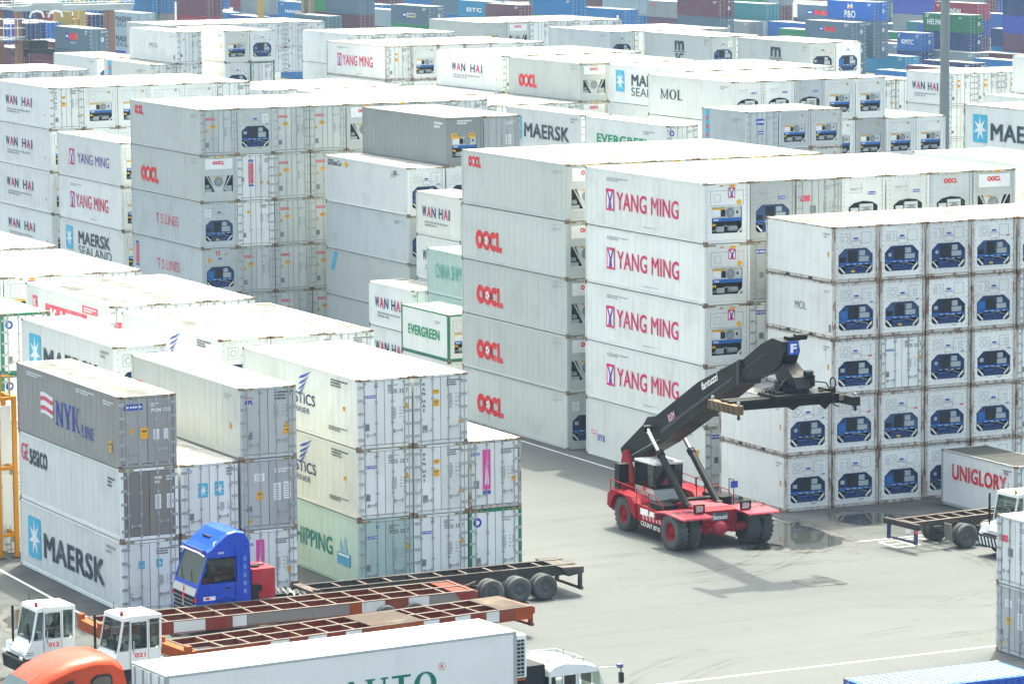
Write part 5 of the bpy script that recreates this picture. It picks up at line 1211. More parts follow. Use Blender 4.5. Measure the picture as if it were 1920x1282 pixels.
# ------------------------------------------------------------------ terminal tractors
def tractor(label, loc, rz, num, sc_=1.0, striped=False, beacon=REDI, open_window=False):
    """front faces local -x, cab on the near (local -y) side; origin under the near front bumper corner"""
    t = thing('terminal_tractor', label, 'terminal tractor', loc, rz, 'white terminal tractors'); t.scale = (sc_,)*3
    mb = MB(); mb.box((.1,.35,.6),(5.4,1.25,.95),MBLACK); mb.box((4.0,.3,.95),(5.2,1.9,1.05),MBLACK); mb.build('frame', t)
    mb = MB(); bz = MBLACK
    mb.prism([(-.05,.42),(-.1,.9),(.25,.98),(1.3,.98),(1.3,.8),(.35,.45)], 'y', -.02, 2.0, bz)
    bp = mb.build('bumper', t, bevel=.03)
    if striped:
        m2 = MB()
        for i in range(8): m2.poly([(-.085-.0,.06+i*.24,.50),(-.085,.18+i*.24,.50),(-.115,.28+i*.24,.86),(-.115,.16+i*.24,.86)],WHI)
        for i in range(5): m2.poly([(.1+i*.24,-.025,.52),(.2+i*.24,-.025,.55),(.3+i*.24,-.025,.9),(.2+i*.24,-.025,.9)],WHI)
        m2.build('bumper_stripes', bp)
    # cab shell: lower body, posts and roof
    cw = 1.45
    mb = MB()
    mb.prism([(.05,.98),(.02,1.15),(.30,1.62),(1.95,1.62),(1.95,.98)], 'y', .0, cw, TWHITE)
    mb.prism([(.48,2.66),(.52,2.8),(.75,2.84),(1.98,2.80),(2.0,2.66)], 'y', -.03, cw+.03, TWHITE)
    for y in (.03, cw-.03):
        mb.bar((.3,y,1.6),(.52,y,2.7),.07,.07,TWHITE); mb.bar((.72,y,1.6),(.78,y,2.7),.06,.06,TWHITE); mb.bar((1.48,y,1.6),(1.48,y,2.7),.07,.07,TWHITE); mb.bar((1.92,y,1.6),(1.94,y,2.7),.09,.09,TWHITE)
    mb.box((1.2,.1,1.62),(1.8,cw-.1,1.7),MBLACK); mb.box((1.6,.35,1.65),(1.75,.9,2.3),MBLACK); mb.box((.45,.3,1.62),(.65,1.2,1.85),MBLACK)
    for k in range(5): mb.box((-.0+k*.001,.15+0,1.18+k*.05) if False else (.03,.2,1.02+k*.03),(.05,.7,1.035+k*.03),MGREY)
    cabo = mb.build('cab', t, bevel=.025)
    m2 = MB(); m2.poly([(.285,.07,1.64),(.285,cw-.07,1.64),(.5,cw-.07,2.66),(.5,.07,2.66)],GLS); wsn = m2.build('windscreen', cabo)
    if striped: m3 = MB(); m3.poly([(.475,.07,2.5),(.475,cw-.07,2.5),(.51,cw-.07,2.67),(.51,.07,2.67)],GGL); m3.build('sun_band', wsn)
    for x0,x1,xs in ((.36,.70,.16),(1.53,1.88,0)):
        m2 = MB(); m2.poly([(x0,.0,1.66),(x1,.0,1.66),(x1+.04,.0,2.62),(x0+xs,.0,2.62)],GLS); m2.build('side_window', cabo)
    m2 = MB(); m2.poly([(.36,cw,1.66),(1.88,cw,1.66),(1.88,cw,2.62),(.52,cw,2.62)],GLS); m2.build('side_window', cabo)
    m2 = MB(); m2.poly([(1.97,.1,1.7),(1.97,cw-.1,1.7),(1.97,cw-.1,2.6),(1.97,.1,2.6)],GLS); m2.build('rear_window', cabo)
    m2 = MB(); m2.box((.76,-.018,1.02),(1.44,-.002,1.66),TWHITE); m2.box((.76,-.018,2.6),(1.44,-.002,2.66),TWHITE)
    for x in (.76,1.40): m2.box((x,-.018,1.66),(x+.04,-.002,2.6),TWHITE)
    m2.box((1.16 if open_window else .80,-.012,1.66),(1.4,-.008,2.6),glass('clear_glass', (.03,.05,.05), .25)); m2.box((.86,-.05,1.5),(.9,-.02,1.95),STEEL); m2.build('door', cabo)
    m2 = MB(); m2.bar((.28,.3,1.68),(.37,.75,2.1),.025,.02,MBLACK); m2.build('wiper', cabo)
    m2 = MB()
    for k in range(5): m2.box((.035-.0*k,.15,1.04+k*.035),(.045,.75,1.058+k*.035),FANG)
    m2.poly([(.06,-.004,1.1),(.34,-.004,1.1),(.34,-.004,1.14),(.06,-.004,1.14)],FANG); m2.poly([(.06,-.004,1.18),(.34,-.004,1.18),(.34,-.004,1.22),(.06,-.004,1.22)],FANG); m2.build('front_vent', cabo)
    m2 = MB(); m2.box((.74,-.02,1.0),(.755,-.0,2.66),FANG); m2.box((1.445,-.02,1.0),(1.46,-.0,2.66),FANG); m2.build('door_gap', cabo)
    m2 = MB(); m2.tube([(.5,.7,2.84),(.5,.7,3.25)],.012,MBLACK,5); m2.box((1.2,.5,2.83),(1.6,.95,2.86),FANG); m2.build('roof_antenna', t)
    text_on(num, .42, .16, REDI, cabo, (.92,-.024,1.36), FACE_NY, .03)
    m2 = MB(); m2.cyl((.6,.3,2.84),(.6,.3,2.98),.06,beacon,10); m2.cyl((.6,.3,2.84),(.6,.3,2.87),.08,MBLACK,10); m2.build('beacon', t)
    m2 = MB(); m2.cyl((.2,1.6,.98),(.2,1.6,2.7),.05,MBLACK,8); m2.tube([(.15,-.1,1.6),(.1,-.15,2.3)],.02,MBLACK); m2.box((.06,-.25,2.0),(.1,-.1,2.35),MBLACK); m2.build('mirror', t)
    m2 = MB(); m2.prism([(.02,.98),(.1,1.35),(1.9,1.35),(1.9,.98)], 'y', cw+.02, 2.05, TWHITE); m2.build('engine_cover', t, bevel=.03)
    m2 = MB(); m2.box((-.1,.08,.95),(-.05,.3,1.05),WHI); m2.box((-.1,1.7,.95),(-.05,1.92,1.05),WHI); m2.build('headlight', t)
    for x in (1.0, 4.5):
        for y in (.2, 1.85): wheel(t, (x,y,.5), .5, .3, RIMG)
    return t
tractor('white terminal tractor numbered 012 with driver at the left edge', (43.6, 127.6, 0), R(3), '012', 1.0, open_window=True)
seated('driver in dark shirt seated behind the wheel of tractor 012', (45.1, 128.3, 1.68), R(3), flat('dark_green_shirt', (.03,.04,.035)))
tractor('white terminal tractor numbered 021 pulling the orange striped trailer', (45.6, 124.1, 0), R(6), '021', 1.03)
tractor('white terminal tractor with striped bumper and green sun band at right edge', (88.5, 131.2, 0), R(3), '116', 1.0, True, ORG)

# ------------------------------------------------------------------ blue truck
bt = thing('semi_truck', 'bright blue semi truck with tall roof fairing and red box', 'truck', (52.4, 133.0, 0), R(.5))
P_ = [(.10,.55),(.02,.8),(.0,1.5),(.12,1.95),(.58,3.22),(.72,3.34),(.92,3.52),(1.35,3.85),(1.7,3.92),(2.05,3.84),(2.25,3.5),(2.28,1.0),(1.75,.95),(1.55,1.25),(.95,1.3),(.65,1.0),(.55,.55)]
def ins(o):   # cab halves: near side, far side, roof; glass openings are cut by building around them
    pass
Wc = 2.42
mb = MB()
mb.prism([(.10,.55),(.02,.8),(.0,1.5),(.12,1.98),(2.28,1.98),(2.28,1.0),(1.75,.95),(1.55,1.22),(.95,1.25),(.65,1.0),(.55,.55)], 'y', 0, Wc, TBLUE)
roof = [(.50,2.98),(.50,3.2),(.72,3.34),(.92,3.52),(1.35,3.85),(1.7,3.92),(2.05,3.84),(2.25,3.5),(2.28,2.98)]
r0 = [(x,.0,z) for x,z in roof]; r1 = [(x,.14,z+(.05 if z>3.1 else 0)) for x,z in roof]; r2 = [(x,Wc-.14,z+(.05 if z>3.1 else 0)) for x,z in roof]; r3 = [(x,Wc,z) for x,z in roof]
mb.loft([r0,r1,r2,r3], TBLUE, False)
for y in (.04,Wc-.04): mb.bar((.14,y,1.95),(.53,y,3.0),.09,.09,TBLUE); mb.bar((1.76,y,1.95),(1.76,y,3.0),.1,.1,TBLUE)
mb.box((1.72,.0,1.95),(2.28,.06,3.0),TBLUE); mb.box((1.72,Wc-.06,1.95),(2.28,Wc,3.0),TBLUE); mb.box((2.22,.0,1.95),(2.28,Wc,3.0),TBLUE)
mb.box((1.2,.4,1.9),(1.6,1.0,2.7),MBLACK); mb.box((1.2,1.5,1.9),(1.6,2.05,2.7),FANG); mb.box((.45,.2,1.95),(.78,2.2,2.2),MBLACK); mb.lathe([(.2,-.015),(.22,0),(.2,.015)],(.85,.72,2.3),MBLACK,16,'x'); mb.box((.5,1.3,2.2),(.7,1.9,2.26),WHI)
mb.box((1.62,-.006,1.2),(1.66,.0,3.3),flat('dark_blue_seam', (.004,.03,.25))); mb.box((1.9,-.03,1.2),(2.2,-.001,3.4),TBLUE)
ca = mb.build('cab', bt, bevel=.035)
m2 = MB(); m2.poly([(.13,.08,1.98),(.13,Wc-.08,1.98),(.51,Wc-.08,3.0),(.51,.08,3.0)],GLS); m2.build('windscreen', ca)
for y in (-.004,Wc+.004): m2 = MB(); m2.poly([(.24,y,2.0),(1.68,y,2.2),(1.68,y,2.92),(.56,y,2.92)],DGL); m2.build('side_window', ca)
m2 = MB(); m2.box((-.03,.2,.75),(.015,Wc-.2,1.5),MBLACK)
for k in range(4): m2.box((-.045,.25,.85+k*.16),(-.03,Wc-.25,.89+k*.16),FANG)
m2.box((-.06,.15,.5),(.1,Wc-.15,.74),MBLACK)
gr = m2.build('grille', ca); m2 = MB(); m2.prism([(-.02,1.52),(.10,1.8),(.06,1.82),(-.05,1.54)], 'y', .1, Wc-.1, flat('silver_band', (.55,.56,.55), .35, .5)); m2.build('silver_trim', ca)
m2 = MB(); m2.poly([(-.06,1.06,1.3),(-.06,1.36,1.3),(-.0,1.21,1.95)],REDI); m2.poly([(-.065,1.12,1.05),(-.065,1.3,1.05),(-.06,1.21,1.5)],flat('silver_band', (.55,.56,.55), .35, .5)); m2.build('badge', ca)
for y in (.0,Wc-.32): m2 = MB(); m2.box((-.02,y,1.30),(.18,y+.32,1.46),REDI); m2.box((-.03,y+.04,1.0),(.04,y+.3,1.2),MGREY); m2.build('headlight', ca)
m2 = MB(); m2.box((.35,.1,3.22),(.42,Wc-.1,3.3),TBLUE); m2.tube([(.36,.02,3.08),(.3,.4,3.16),(.3,Wc-.4,3.16),(.36,Wc-.02,3.08)],.035,WHI); m2.build('sun_visor', ca)
m2 = MB(); m2.tube([(.8,.1,3.42),(.85,.2,3.55),(1.15,.1,3.6),(1.5,.08,3.62)],.025,WHI); m2.box((.95,.9,3.6),(1.3,1.6,3.68),MBLACK); m2.build('roof_hatch', ca)
for k,(y,z) in enumerate(((.5,3.1),(.9,3.12),(1.3,3.14))): m2 = MB(); m2.cyl((.42,y,z),(.38,y,z),.1,flat('faded_red_lamp', (.3,.03,.12)),12); m2.build('roof_lamp', ca)
m2 = MB(); m2.box((.42,-.25,2.3),(.5,-.06,2.85),MBLACK); m2.tube([(.5,-.1,2.85),(.55,0,3.0)],.02,MBLACK); m2.box((.4,Wc+.1,2.3),(.48,Wc+.28,2.85),MBLACK); m2.tube([(.48,Wc+.12,2.85),(.55,Wc,3.0)],.02,MBLACK); m2.build('mirror', ca)
m2 = MB(); m2.box((.3,-.008,1.35),(.8,-.002,1.5),WHI); m2.box((.38,-.012,1.38),(.55,-.009,1.47),REDI); m2.build('side_badge', ca)
m2 = MB()
for xa, xb, za, zb in ((.5,1.66,1.62,1.635),(.5,.515,1.3,1.98),(1.655,1.67,1.05,1.98),(.0,.5,1.62,1.63),(1.95,2.15,2.4,2.415),(1.95,2.15,1.6,1.615)): m2.box((xa,-.006,za),(xb,.0,zb),flat('dark_blue_seam', (.004,.03,.25)))  # darker blue strips along the door and panel seams
m2.build('panel_gap', ca)
for k in range(5): m2 = MB(); m2.box((1.98,-.036,1.5+k*.32),(2.1,-.031,1.68+k*.32),flat('pale_blue_ink',(.12,.26,.6))); m2.build('side_lettering', ca)
for k in range(3): m2 = MB(); m2.box((.95+k*.09,-.012,3.12),(.99+k*.09,-.0,3.2),WHI); m2.build('marker_lamp', ca)
m2 = MB(); m2.prism([(.62,.98),(.6,1.12),(.85,1.42),(1.25,1.5),(1.65,1.4),(1.86,1.06),(1.8,.98),(1.6,1.3),(1.25,1.38),(.9,1.3)], 'y', -.04, .3, TBLUE); m2.build('wheel_arch', ca, bevel=.015)
for y_ in (.7,1.7): m2 = MB(); m2.bar((.11,y_,2.0),(.28,y_+.42,2.38),.025,.02,MBLACK); m2.build('wiper', ca)
m2 = MB(); m2.box((1.2,-.03,1.75),(1.42,-.002,1.8),MBLACK); m2.build('door_handle', ca)
m2 = MB(); m2.box((2.4,.1,1.2),(3.35,1.5,2.38),car('red_box_paint',(.40,.02,.04))); m2.box((2.62,.085,1.5),(2.8,.1,1.75),MBLACK); m2.box((2.38,.0,1.15),(2.62,.09,1.8),MBLACK)
m2.cyl((2.7,.6,2.38),(2.7,.6,2.46),.2,MBLACK,12); m2.cyl((3.1,.9,2.38),(3.1,.9,2.44),.15,CHD,12); m2.build('engine_box', bt, bevel=.02)
m2 = MB(); m2.box((.6,.7,.7),(6.6,.85,1.0),MBLACK); m2.box((.6,1.55,.7),(6.6,1.7,1.0),MBLACK); m2.cyl((5.2,1.2,1.0),(5.2,1.2,1.12),.5,DARK,16); m2.box((3.6,.3,.6),(4.6,2.1,.9),MBLACK); m2.build('frame', bt)
rr = random.Random(8); m2 = MB()
for k in range(3): m2.tube([(3.5+k*.1+.1*i*.9, .5+.3*k+.09*math.cos(i*1.9), 1.35-.02*i+.09*math.sin(i*1.9)) for i in range(16)],.025,STEEL,5)
m2.build('air_hose', bt)
for y in (.16,Wc-.16): wheel(bt, (1.25,y,.52), .52, .3, RIMG)
for x in (4.6,5.9):
    for y in (.0,.32,Wc-.32,Wc): wheel(bt, (x,y,.52), .52, .28, RIMG)
for s in (0,1): m2 = MB(); m2.prism([(5.25-.75+1.3*0+.0,.9),(5.25-.6,1.12),(5.25+.6,1.12),(5.25+.75,.9),(5.25+.72,.88),(5.25,1.08),(5.25-.72,.88)], 'y', s*(Wc-.45), s*(Wc-.45)+.45, MBLACK); m2.build('mudguard', bt)
seated('driver in white shirt seated inside the blue truck cab', (53.72, 133.75, 1.95), R(.5), flat('white_lilac_shirt', (.55,.5,.6)))

# ------------------------------------------------------------------ white box truck and orange cab
wt = thing('box_truck', 'white box trailer truck with green lettering and white cab, bottom foreground', 'truck', (42.15, 109.75, 0), R(4.6))
m2 = MB(); Lb = 13.0; m2.box((0,0,1.2),(Lb,2.5,3.93),car('trailer_white_panel',(.82,.83,.82),.4))
for x in (.0,Lb-.12): m2.box((x-.005,-.015,1.2),(x+.125,2.515,3.95),STEEL)
m2.box((.125,-.012,1.2),(Lb-.125,.0,1.32),STEEL); m2.box((.125,-.008,3.86),(Lb-.125,.0,3.93),MGREY); m2.box((0,0,3.93),(Lb,2.5,3.96),car('trailer_white_panel',(.82,.83,.82),.4))
bx = m2.build('box_body', wt, bevel=.012)
for k in range(2):
    m2 = MB(); m2.box((-.03,.08+k*1.18,1.25),(-.006,1.24+k*1.18,3.88),TWHITE)
    for y in (.3,.9): m2.cyl((-.05,.08+k*1.18+y,1.25),(-.05,.08+k*1.18+y,3.9),.03,STEEL,6)
    m2.build('rear_door', wt)
link('lettering', serif_mesh('REN AUTO', 6.6, .78, flat('bottle_green_ink',(.0,.17,.12))), bx, (3.3,-.012,2.2), FACE_NY)
text_on('R', .1, .12, REDI, bx, (10.06,-.012,3.04), FACE_NY); m2 = MB(); m2.lathe([(.12,0),(.135,0)], (10.11,-.013,3.1), REDI, 20, 'y'); m2.build('registered_mark', bx)
m2 = MB(); m2.box((3.0,-.012,2.55),(3.9,-.009,2.85),INK); m2.box((3.03,-.016,2.58),(3.87,-.013,2.82),WHI); m2.box((1.6,-.012,3.25),(1.85,-.009,3.4),FANG); m2.build('side_marks', bx)
m2 = MB(); m2.box((Lb+.02,.2,2.3),(Lb+.5,2.3,3.75),TWHITE); m2.box((Lb+.1,.19,2.35),(Lb+.42,.2,3.6),MBLACK)
for k in range(9): m2.box((Lb+.1,.18,2.4+k*.135),(Lb+.42,.195,2.45+k*.135),MGREY)
for x in (.1,.25,.4): m2.box((Lb+x,.178,2.35),(Lb+x+.02,.196,3.6),MGREY)
m2.box((Lb+.1,.185,2.2),(Lb+.45,.2,2.28),CHO); m2.build('refrigeration_unit', wt, bevel=.03)
c0 = Lb+1.35
m2 = MB(); m2.box((Lb-3,.5,.7),(c0+2.6,2.0,1.1),MBLACK); m2.box((Lb+.5,.4,1.1),(c0,2.1,2.6),MBLACK); m2.build('frame', wt)
m2 = MB()
prof = [(c0,1.0),(c0,2.95),(c0+.35,3.2),(c0+1.5,3.05),(c0+1.95,2.85),(c0+2.2,2.3),(c0+2.55,1.9),(c0+2.6,1.0)]
low = [(c0,1.0),(c0,2.25),(c0+2.3,2.15),(c0+2.55,1.85),(c0+2.6,1.0)]
top_ = [(c0,2.78),(c0,2.98),(c0+.2,3.12),(c0+.6,3.2),(c0+1.4,3.1),(c0+1.85,2.95),(c0+2.0,2.8)]
m2.prism(low, 'y', .1, 2.4, TWHITE)
m2.loft([[(x,.1,z) for x,z in top_],[(x,.3,z+(.06 if z>2.85 else 0)) for x,z in top_],[(x,2.2,z+(.06 if z>2.85 else 0)) for x,z in top_],[(x,2.4,z) for x,z in top_]], TWHITE, False)
for y in (.14,2.36):
    for xa,xb in ((.04,.04),(.55,.55),(1.08,1.08),(1.18,1.18),(2.24,1.95)): m2.bar((c0+xa,y,2.2),(c0+xb,y,2.82),.08,.08,TWHITE)
m2.box((c0+.1,.5,2.0),(c0+.5,2.0,2.7),MBLACK); m2.box((c0+1.0,.4,2.1),(c0+1.25,.9,2.75),MBLACK)
cb = m2.build('cab', wt, bevel=.03); cb.location.z = -.6
for xa,xb,g_ in ((.1,.5,GLS),(.6,1.03,DGL),(1.24,1.66,DGL),(1.7,2.05,GLS)): m2 = MB(); m2.poly([(c0+xa,.098,2.28),(c0+xb,.098,2.26),(c0+min(xb,1.96),.098,2.78),(c0+xa,.098,2.8)],g_); m2.build('side_window', cb)
m2 = MB(); m2.poly([(c0+2.26,.16,2.2),(c0+2.26,2.34,2.2),(c0+1.97,2.34,2.8),(c0+1.97,.16,2.8)],GLS); m2.build('windscreen', cb)
m2 = MB()
for y in (.35,2.1):
    m2.tube([(c0+.1,y,3.2),(c0+.1,y,3.32),(c0+1.5,y,3.26),(c0+1.5,y,3.12)],.026,FANG)
    for k in range(6): m2.tube([(c0+.2+k*.22,y,3.15),(c0+.2+k*.22,y,3.31-k*.008)],.02,FANG)
m2.tube([(c0+.1,.35,3.32),(c0+.1,2.1,3.32)],.026,FANG); m2.tube([(c0+1.5,.35,3.26),(c0+1.5,2.1,3.26)],.02,FANG)
m2.box((c0+1.5,.9,3.1),(c0+1.6,1.2,3.26),FANG)
for k in range(4): m2.tube([(c0+.5+k*.25,1.2,3.2),(c0+.5+k*.25,1.25,3.4+.05*(k%2))],.01,MBLACK)
m2.build('roof_rack', cb)
m2 = MB(); m2.tube([(c0+2.0,.12,2.9),(c0+2.6,-.05,2.9),(c0+2.72,-.1,2.88)],.015,STEEL); m2.tube([(c0+2.72,-.1,2.9),(c0+2.75,-.1,2.3)],.02,MBLACK); m2.box((c0+2.66,-.2,2.35),(c0+2.78,-.04,2.7),MBLACK); m2.box((c0+2.6,-.15,2.86),(c0+2.78,.02,2.98),flat('blue_mirror_back', (.12,.13,.3))); m2.build('mirror', cb)
for x in (1.6,2.9,9.9,c0+1.4):
    for y in (.2,2.3): wheel(wt, (x,y,.5), .5, .3, RIMG)

oc = thing('orange_truck', 'orange truck cab with rounded aerodynamic roof, bottom left corner', 'truck', (39.0, 114.7, 0), R(3))
sec = [(-.1,1.2),(-.05,2.3),(.35,2.75),(1.05,3.22),(1.85,3.5),(2.65,3.62),(3.3,3.56),(3.66,3.3),(3.76,2.9),(3.76,1.2)]
m2 = MB(); m2.loft([[(x,.0+.0,z-.22*(z>2.6)) for x,z in sec],[(x,.1,z-.08*(z>2.6)) for x,z in sec],[(x,.45,z+.04*(z>2.6)) for x,z in sec],[(x,1.95,z+.04*(z>2.6)) for x,z in sec],[(x,2.3,z-.02) for x,z in sec],[(x,2.4,z-.1*(z>2.6)) for x,z in sec]], TORANGE, True)
ob = m2.build('cab', oc)
m2 = MB(); m2.prism([(2.42,2.2),(2.5,2.92),(2.7,3.06),(3.15,3.06),(3.25,2.95),(3.25,2.2)], 'y', -.03, .02, MBLACK); m2.prism([(2.5,2.25),(2.57,2.9),(2.74,2.99),(3.11,2.99),(3.18,2.92),(3.18,2.25)], 'y', -.045, -.03, DGL); m2.build('side_window', ob)
m2 = MB(); m2.prism([(.6,2.0),(.85,2.75),(1.9,3.0),(1.9,2.0)], 'y', -.03, .02, DGL); m2.build('side_window', ob)
m2 = MB(); m2.poly([(-.1,.3,2.35),(-.1,2.1,2.35),(.45,2.0,3.02),(.45,.4,3.02)],GLS); m2.build('windscreen', ob)
m2 = MB(); m2.prism([(.52,2.90),(.54,2.93),(1.0,3.24),(.98,3.21)], 'y', .5, 1.1, TORANGE); m2.build('vent_flap', ob, bevel=.01)
m2 = MB(); m2.box((0,.5,.6),(5.8,1.9,1.1),MBLACK); m2.build('frame', oc)
for x in (.8,4.6):
    for y in (.2,2.2): wheel(oc, (x,y,.5), .5, .3, RIMG)

# ------------------------------------------------------------------ single containers by the vehicles
container(93.95, 138.75, 0, STD, 6.058, 'x', 'd/std', 'uniglory', 'white container with red block letters and dark roof behind bare trailer', mats=(WHITE, paint('dark_grey_roof_paint', (.045,.047,.048), .7, .4, 0, dirtcol=(.08,.08,.075)), MIDG, CAST))
container(78.0+3.03, 115.18, 0, STD, 6.058, 'p', 'd/agf', '', 'pale grey doored container, bottom of the two at the right edge', rz=R(-90), doorm=MIDG)
container(78.0+3.03, 115.18, STD, STD, 6.058, 'w', 'd/red', '', 'white doored container with red label on top at right edge', rz=R(-90))
BLUEC = paint('bright_blue_container_paint', (.03,.12,.55), .45, .1, .05); BLUER = paint('worn_blue_roof_paint', (.06,.16,.6), .5, .1, .05)
bc = container(64.15+3.03, 103.48, 0, STD, 6.058, 'w', 'd/std', '', 'bright blue corrugated container with striped roof at bottom right corner', rz=R(-90), style='c', mats=(BLUEC, BLUER, BLUEC, CAST), name='dry_container', group='dry containers in the yard')
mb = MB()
for i in range(20): y0 = -2.85+i*.285; mb.box((-1.08, y0+.01, STD-.0035), (1.08, y0+.135, STD+.004), paint('sunlit_white_roof_rib', (.75,.77,.8), .6, .1))  # white ribs: sunlight on the corrugation put into the colour
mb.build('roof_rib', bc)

# ------------------------------------------------------------------ yellow frame at the left edge
yf = thing('access_frame', 'tall yellow steel access frame standing left of taupe container stack', 'steel frame', (51.6, 152.3, 0))
for x,y in ((-.55,0),(.2,0),(-.55,1.4),(.2,1.4)): m2 = MB(); m2.box((x-.09,y-.09,0),(x+.09,y+.09,7.0),YELF); m2.box((x-.2,y-.2,0),(x+.2,y+.2,.06),CHD); m2.build('post', yf)
for z in (1.0,3.9,6.9):
    m2 = MB(); m2.box((-.46,-.06,z-.07),(.11,.06,z+.07),YELF); m2.box((-.46,1.34,z-.07),(.11,1.46,z+.07),YELF); m2.box((-.6,.09,z-.07),(-.5,1.31,z+.07),YELF); m2.box((.15,.09,z-.07),(.25,1.31,z+.07),YELF); m2.build('cross_beam', yf)
m2 = MB(); m2.tube([(-.4,-.1,6.9),(-.4,-.1,7.9),(.0,-.1,7.9),(.0,-.1,6.9)],.03,YELF); m2.build('handrail', yf)
m2 = MB(); m2.box((-.4,.0,4.1),(.05,.03,6.6),CHW); m2.box((-.4,.0,1.4),(.05,.03,3.6),CHW); m2.build('panel', yf)
# ------------------------------------------------------------------ white filler rows behind
block('roof row left of red letters', 121.6, 253.0, HC, 12.19, [(0, 2, ['w d -', 'w d -']), (1, 3, ['w d -']), (2, 3, ['w d -']), (3, 3, ['w d -'])], lod=1, pitch=2.48)
block('roof row behind centre', 119.3, 266.8, HC, 12.19, [(0, 2, ['w d -', 'w d -']), (1, 3, ['w d -']), (2, 3, ['w d -']), (3, 3, ['w d -']), (4, 3, ['w d -'])], lod=1, pitch=2.48)
block('roof row below magenta box', 116.8, 280.2, HC, 12.19, [(0, 2, ['w d -', 'w d bare']), (1, 3, ['c d -']), (2, 3, ['w d -']), (3, 3, ['w d -']), (4, 3, ['w d -'])], lod=1, pitch=2.48)
block('far back left doors', 156.0, 402.8, HC, 12.19, [(0, 2, ['p d -', 'p d -'])] + [(k, 2, ['w d/mix -', 'w d/mix -']) for k in range(1, 8)], lod=1, pitch=2.5)
block('far left edge', 106.0, 318.0, HC, 12.19, [(0, 3, ['w d -']), (1, 3, ['w d -']), (2, 3, ['r d -']), (3, 3, ['w d -'])], lod=1, pitch=2.5)
block('right edge behind tall stack', 105.8, 153.9, HC, 12.19, [(0, 2, ['w d -', 'w d -', 'w d -']), (1, 4, ['w d -'])], pitch=2.52)
block('low row left of light pole', 157.4, 265.4, HC, 6.058, [(0, 2, ['w d -', 'w d -'])] + [(k, 3, ['w d -']) for k in (1, 2, 3)] + [(4, 1, ['r d -', 'w d -', 'r d -'])], lod=1)
block('right edge above star emblem', 162.5, 232.7, HC, 12.19, [(0, 2, ['w d -', 'w d -']), (1, 2, ['w d -', 'w d -', 'w d bare'])], lod=1, pitch=2.6)

# ------------------------------------------------------------------ far field of coloured dry containers
FC = {'bluegrey':(.12,.19,.26),'maroon':(.17,.05,.08),'green':(.03,.27,.12),'purple':(.16,.07,.13),'paleblue':(.42,.52,.58),'blue':(.015,.20,.48),'indigo':(.05,.08,.42),
      'tealgrey':(.12,.22,.25),'grey':(.30,.33,.34),'skyblue':(.03,.30,.52),'teal':(.03,.22,.27),'royal':(.01,.14,.55),'darkblue':(.015,.14,.45),'crimson':(.40,.04,.09),
      'forest':(.02,.19,.09),'navy':(.015,.045,.17)}
FN = {'bluegrey':'blue-grey','paleblue':'pale blue','tealgrey':'teal grey','skyblue':'sky blue','royal':'royal blue','darkblue':'dark blue','forest':'forest green'}
for k, q in FC.items(): FC[k] = paint(k + '_container_paint', q, .5, .2, .06)
FARROOF = {k: paint(k + '_faded_roof_paint', tuple(min(.75, q*.5+.3) for q in FC[k].node_tree.nodes['Principled BSDF'].inputs['Base Color'].default_value[:3]) if False else (.46,.47,.48), .6, .25, .03) for k in FC}
FAR = [('bluegrey','hamburg',155.1,425.1,4,2),('maroon','',159.7,446.8,3,1),('green','',178.2,504.3,1,1),('purple','',173.0,506.0,1,1),
('paleblue','',207.1,543.6,3,2),('paleblue','',209.9,543.6,3,2),('maroon','',205.8,513.9,4,3),('blue','',240.1,589.4,2,2),('blue','',201.2,528,4,3),('blue','',203.8,528,4,3),
('blue','hanjin',240.0,556.1,3,2),('blue','hanjin',246.0,541.0,3,2),('indigo','',247.6,583.8,2,2),('indigo','',237.0,570.0,2,2),('tealgrey','small',220.8,504.7,3,2),('bluegrey','',226.1,504.8,4,3),
('grey','redsq',249.5,539.5,2,2),('paleblue','',238.3,520.3,3,2),('bluegrey','yellowlogo',219.1,466.3,4,3),('skyblue','sitc',266.0,542.5,3,2),('maroon','code',263.2,526.7,3,2),('bluegrey','',267.6,556.8,3,2),
('blue','code',248.7,481.0,4,3),('maroon','',286.3,551.5,2,2),('blue','hanjin2',267.9,500.9,3,3),('grey','redsmall',289.6,521.5,3,3),('paleblue','',289.6,536.8,3,2),('maroon','code',264.5,466.1,4,3),
('teal','',296.8,508.1,3,2),('indigo','',304.9,521.9,2,2),('green','',309.0,536.0,2,2),('bluegrey','redbar',300.6,492.9,3,2),('royal','pando',276.2,443.7,4,1),('bluegrey','blured',271.3,441.5,3,3),
('darkblue','',296.3,494.6,2,2),('green','code',285.0,472.1,2,2),('darkblue','kmtc',292.5,457.3,2,2),('indigo','',327.4,507.8,3,2),('crimson','hyundai',323.7,489.8,3,3),('forest','heung',298.0,452.9,3,1),
('navy','korea',310.5,454.0,2,2),('skyblue','code',282.9,446.1,1,1),('grey','code',296.4,449.0,1,1),('maroon','',299.2,441.0,1,1),('crimson','',306.0,440.0,1,1),('blue','code',289.0,425.9,1,1),('navy','code',280.9,426.2,1,1),('maroon','',271.6,415.7,1,1),('blue','',262.5,409.0,1,1),('purple','',307.8,478.7,1,1),('teal','',313.7,482.0,2,1),('indigo','',347.4,535.0,1,1),
('navy','',302.8,439.4,4,3),('green','',227.7,516,4,2),('teal','',301.5,549.7,2,2),('indigo','',312.0,475.9,2,2),('maroon','',292.9,566,2,2),('blue','',299.5,565,2,2),('green','',318.0,435.8,3,3)]
occ = [(x, y) for _,_,x,y,_,_ in FAR]
rf = random.Random(11)
cols_ = ['maroon','blue','indigo','bluegrey','teal','darkblue','green','purple','paleblue','navy','crimson','grey','blue','maroon']
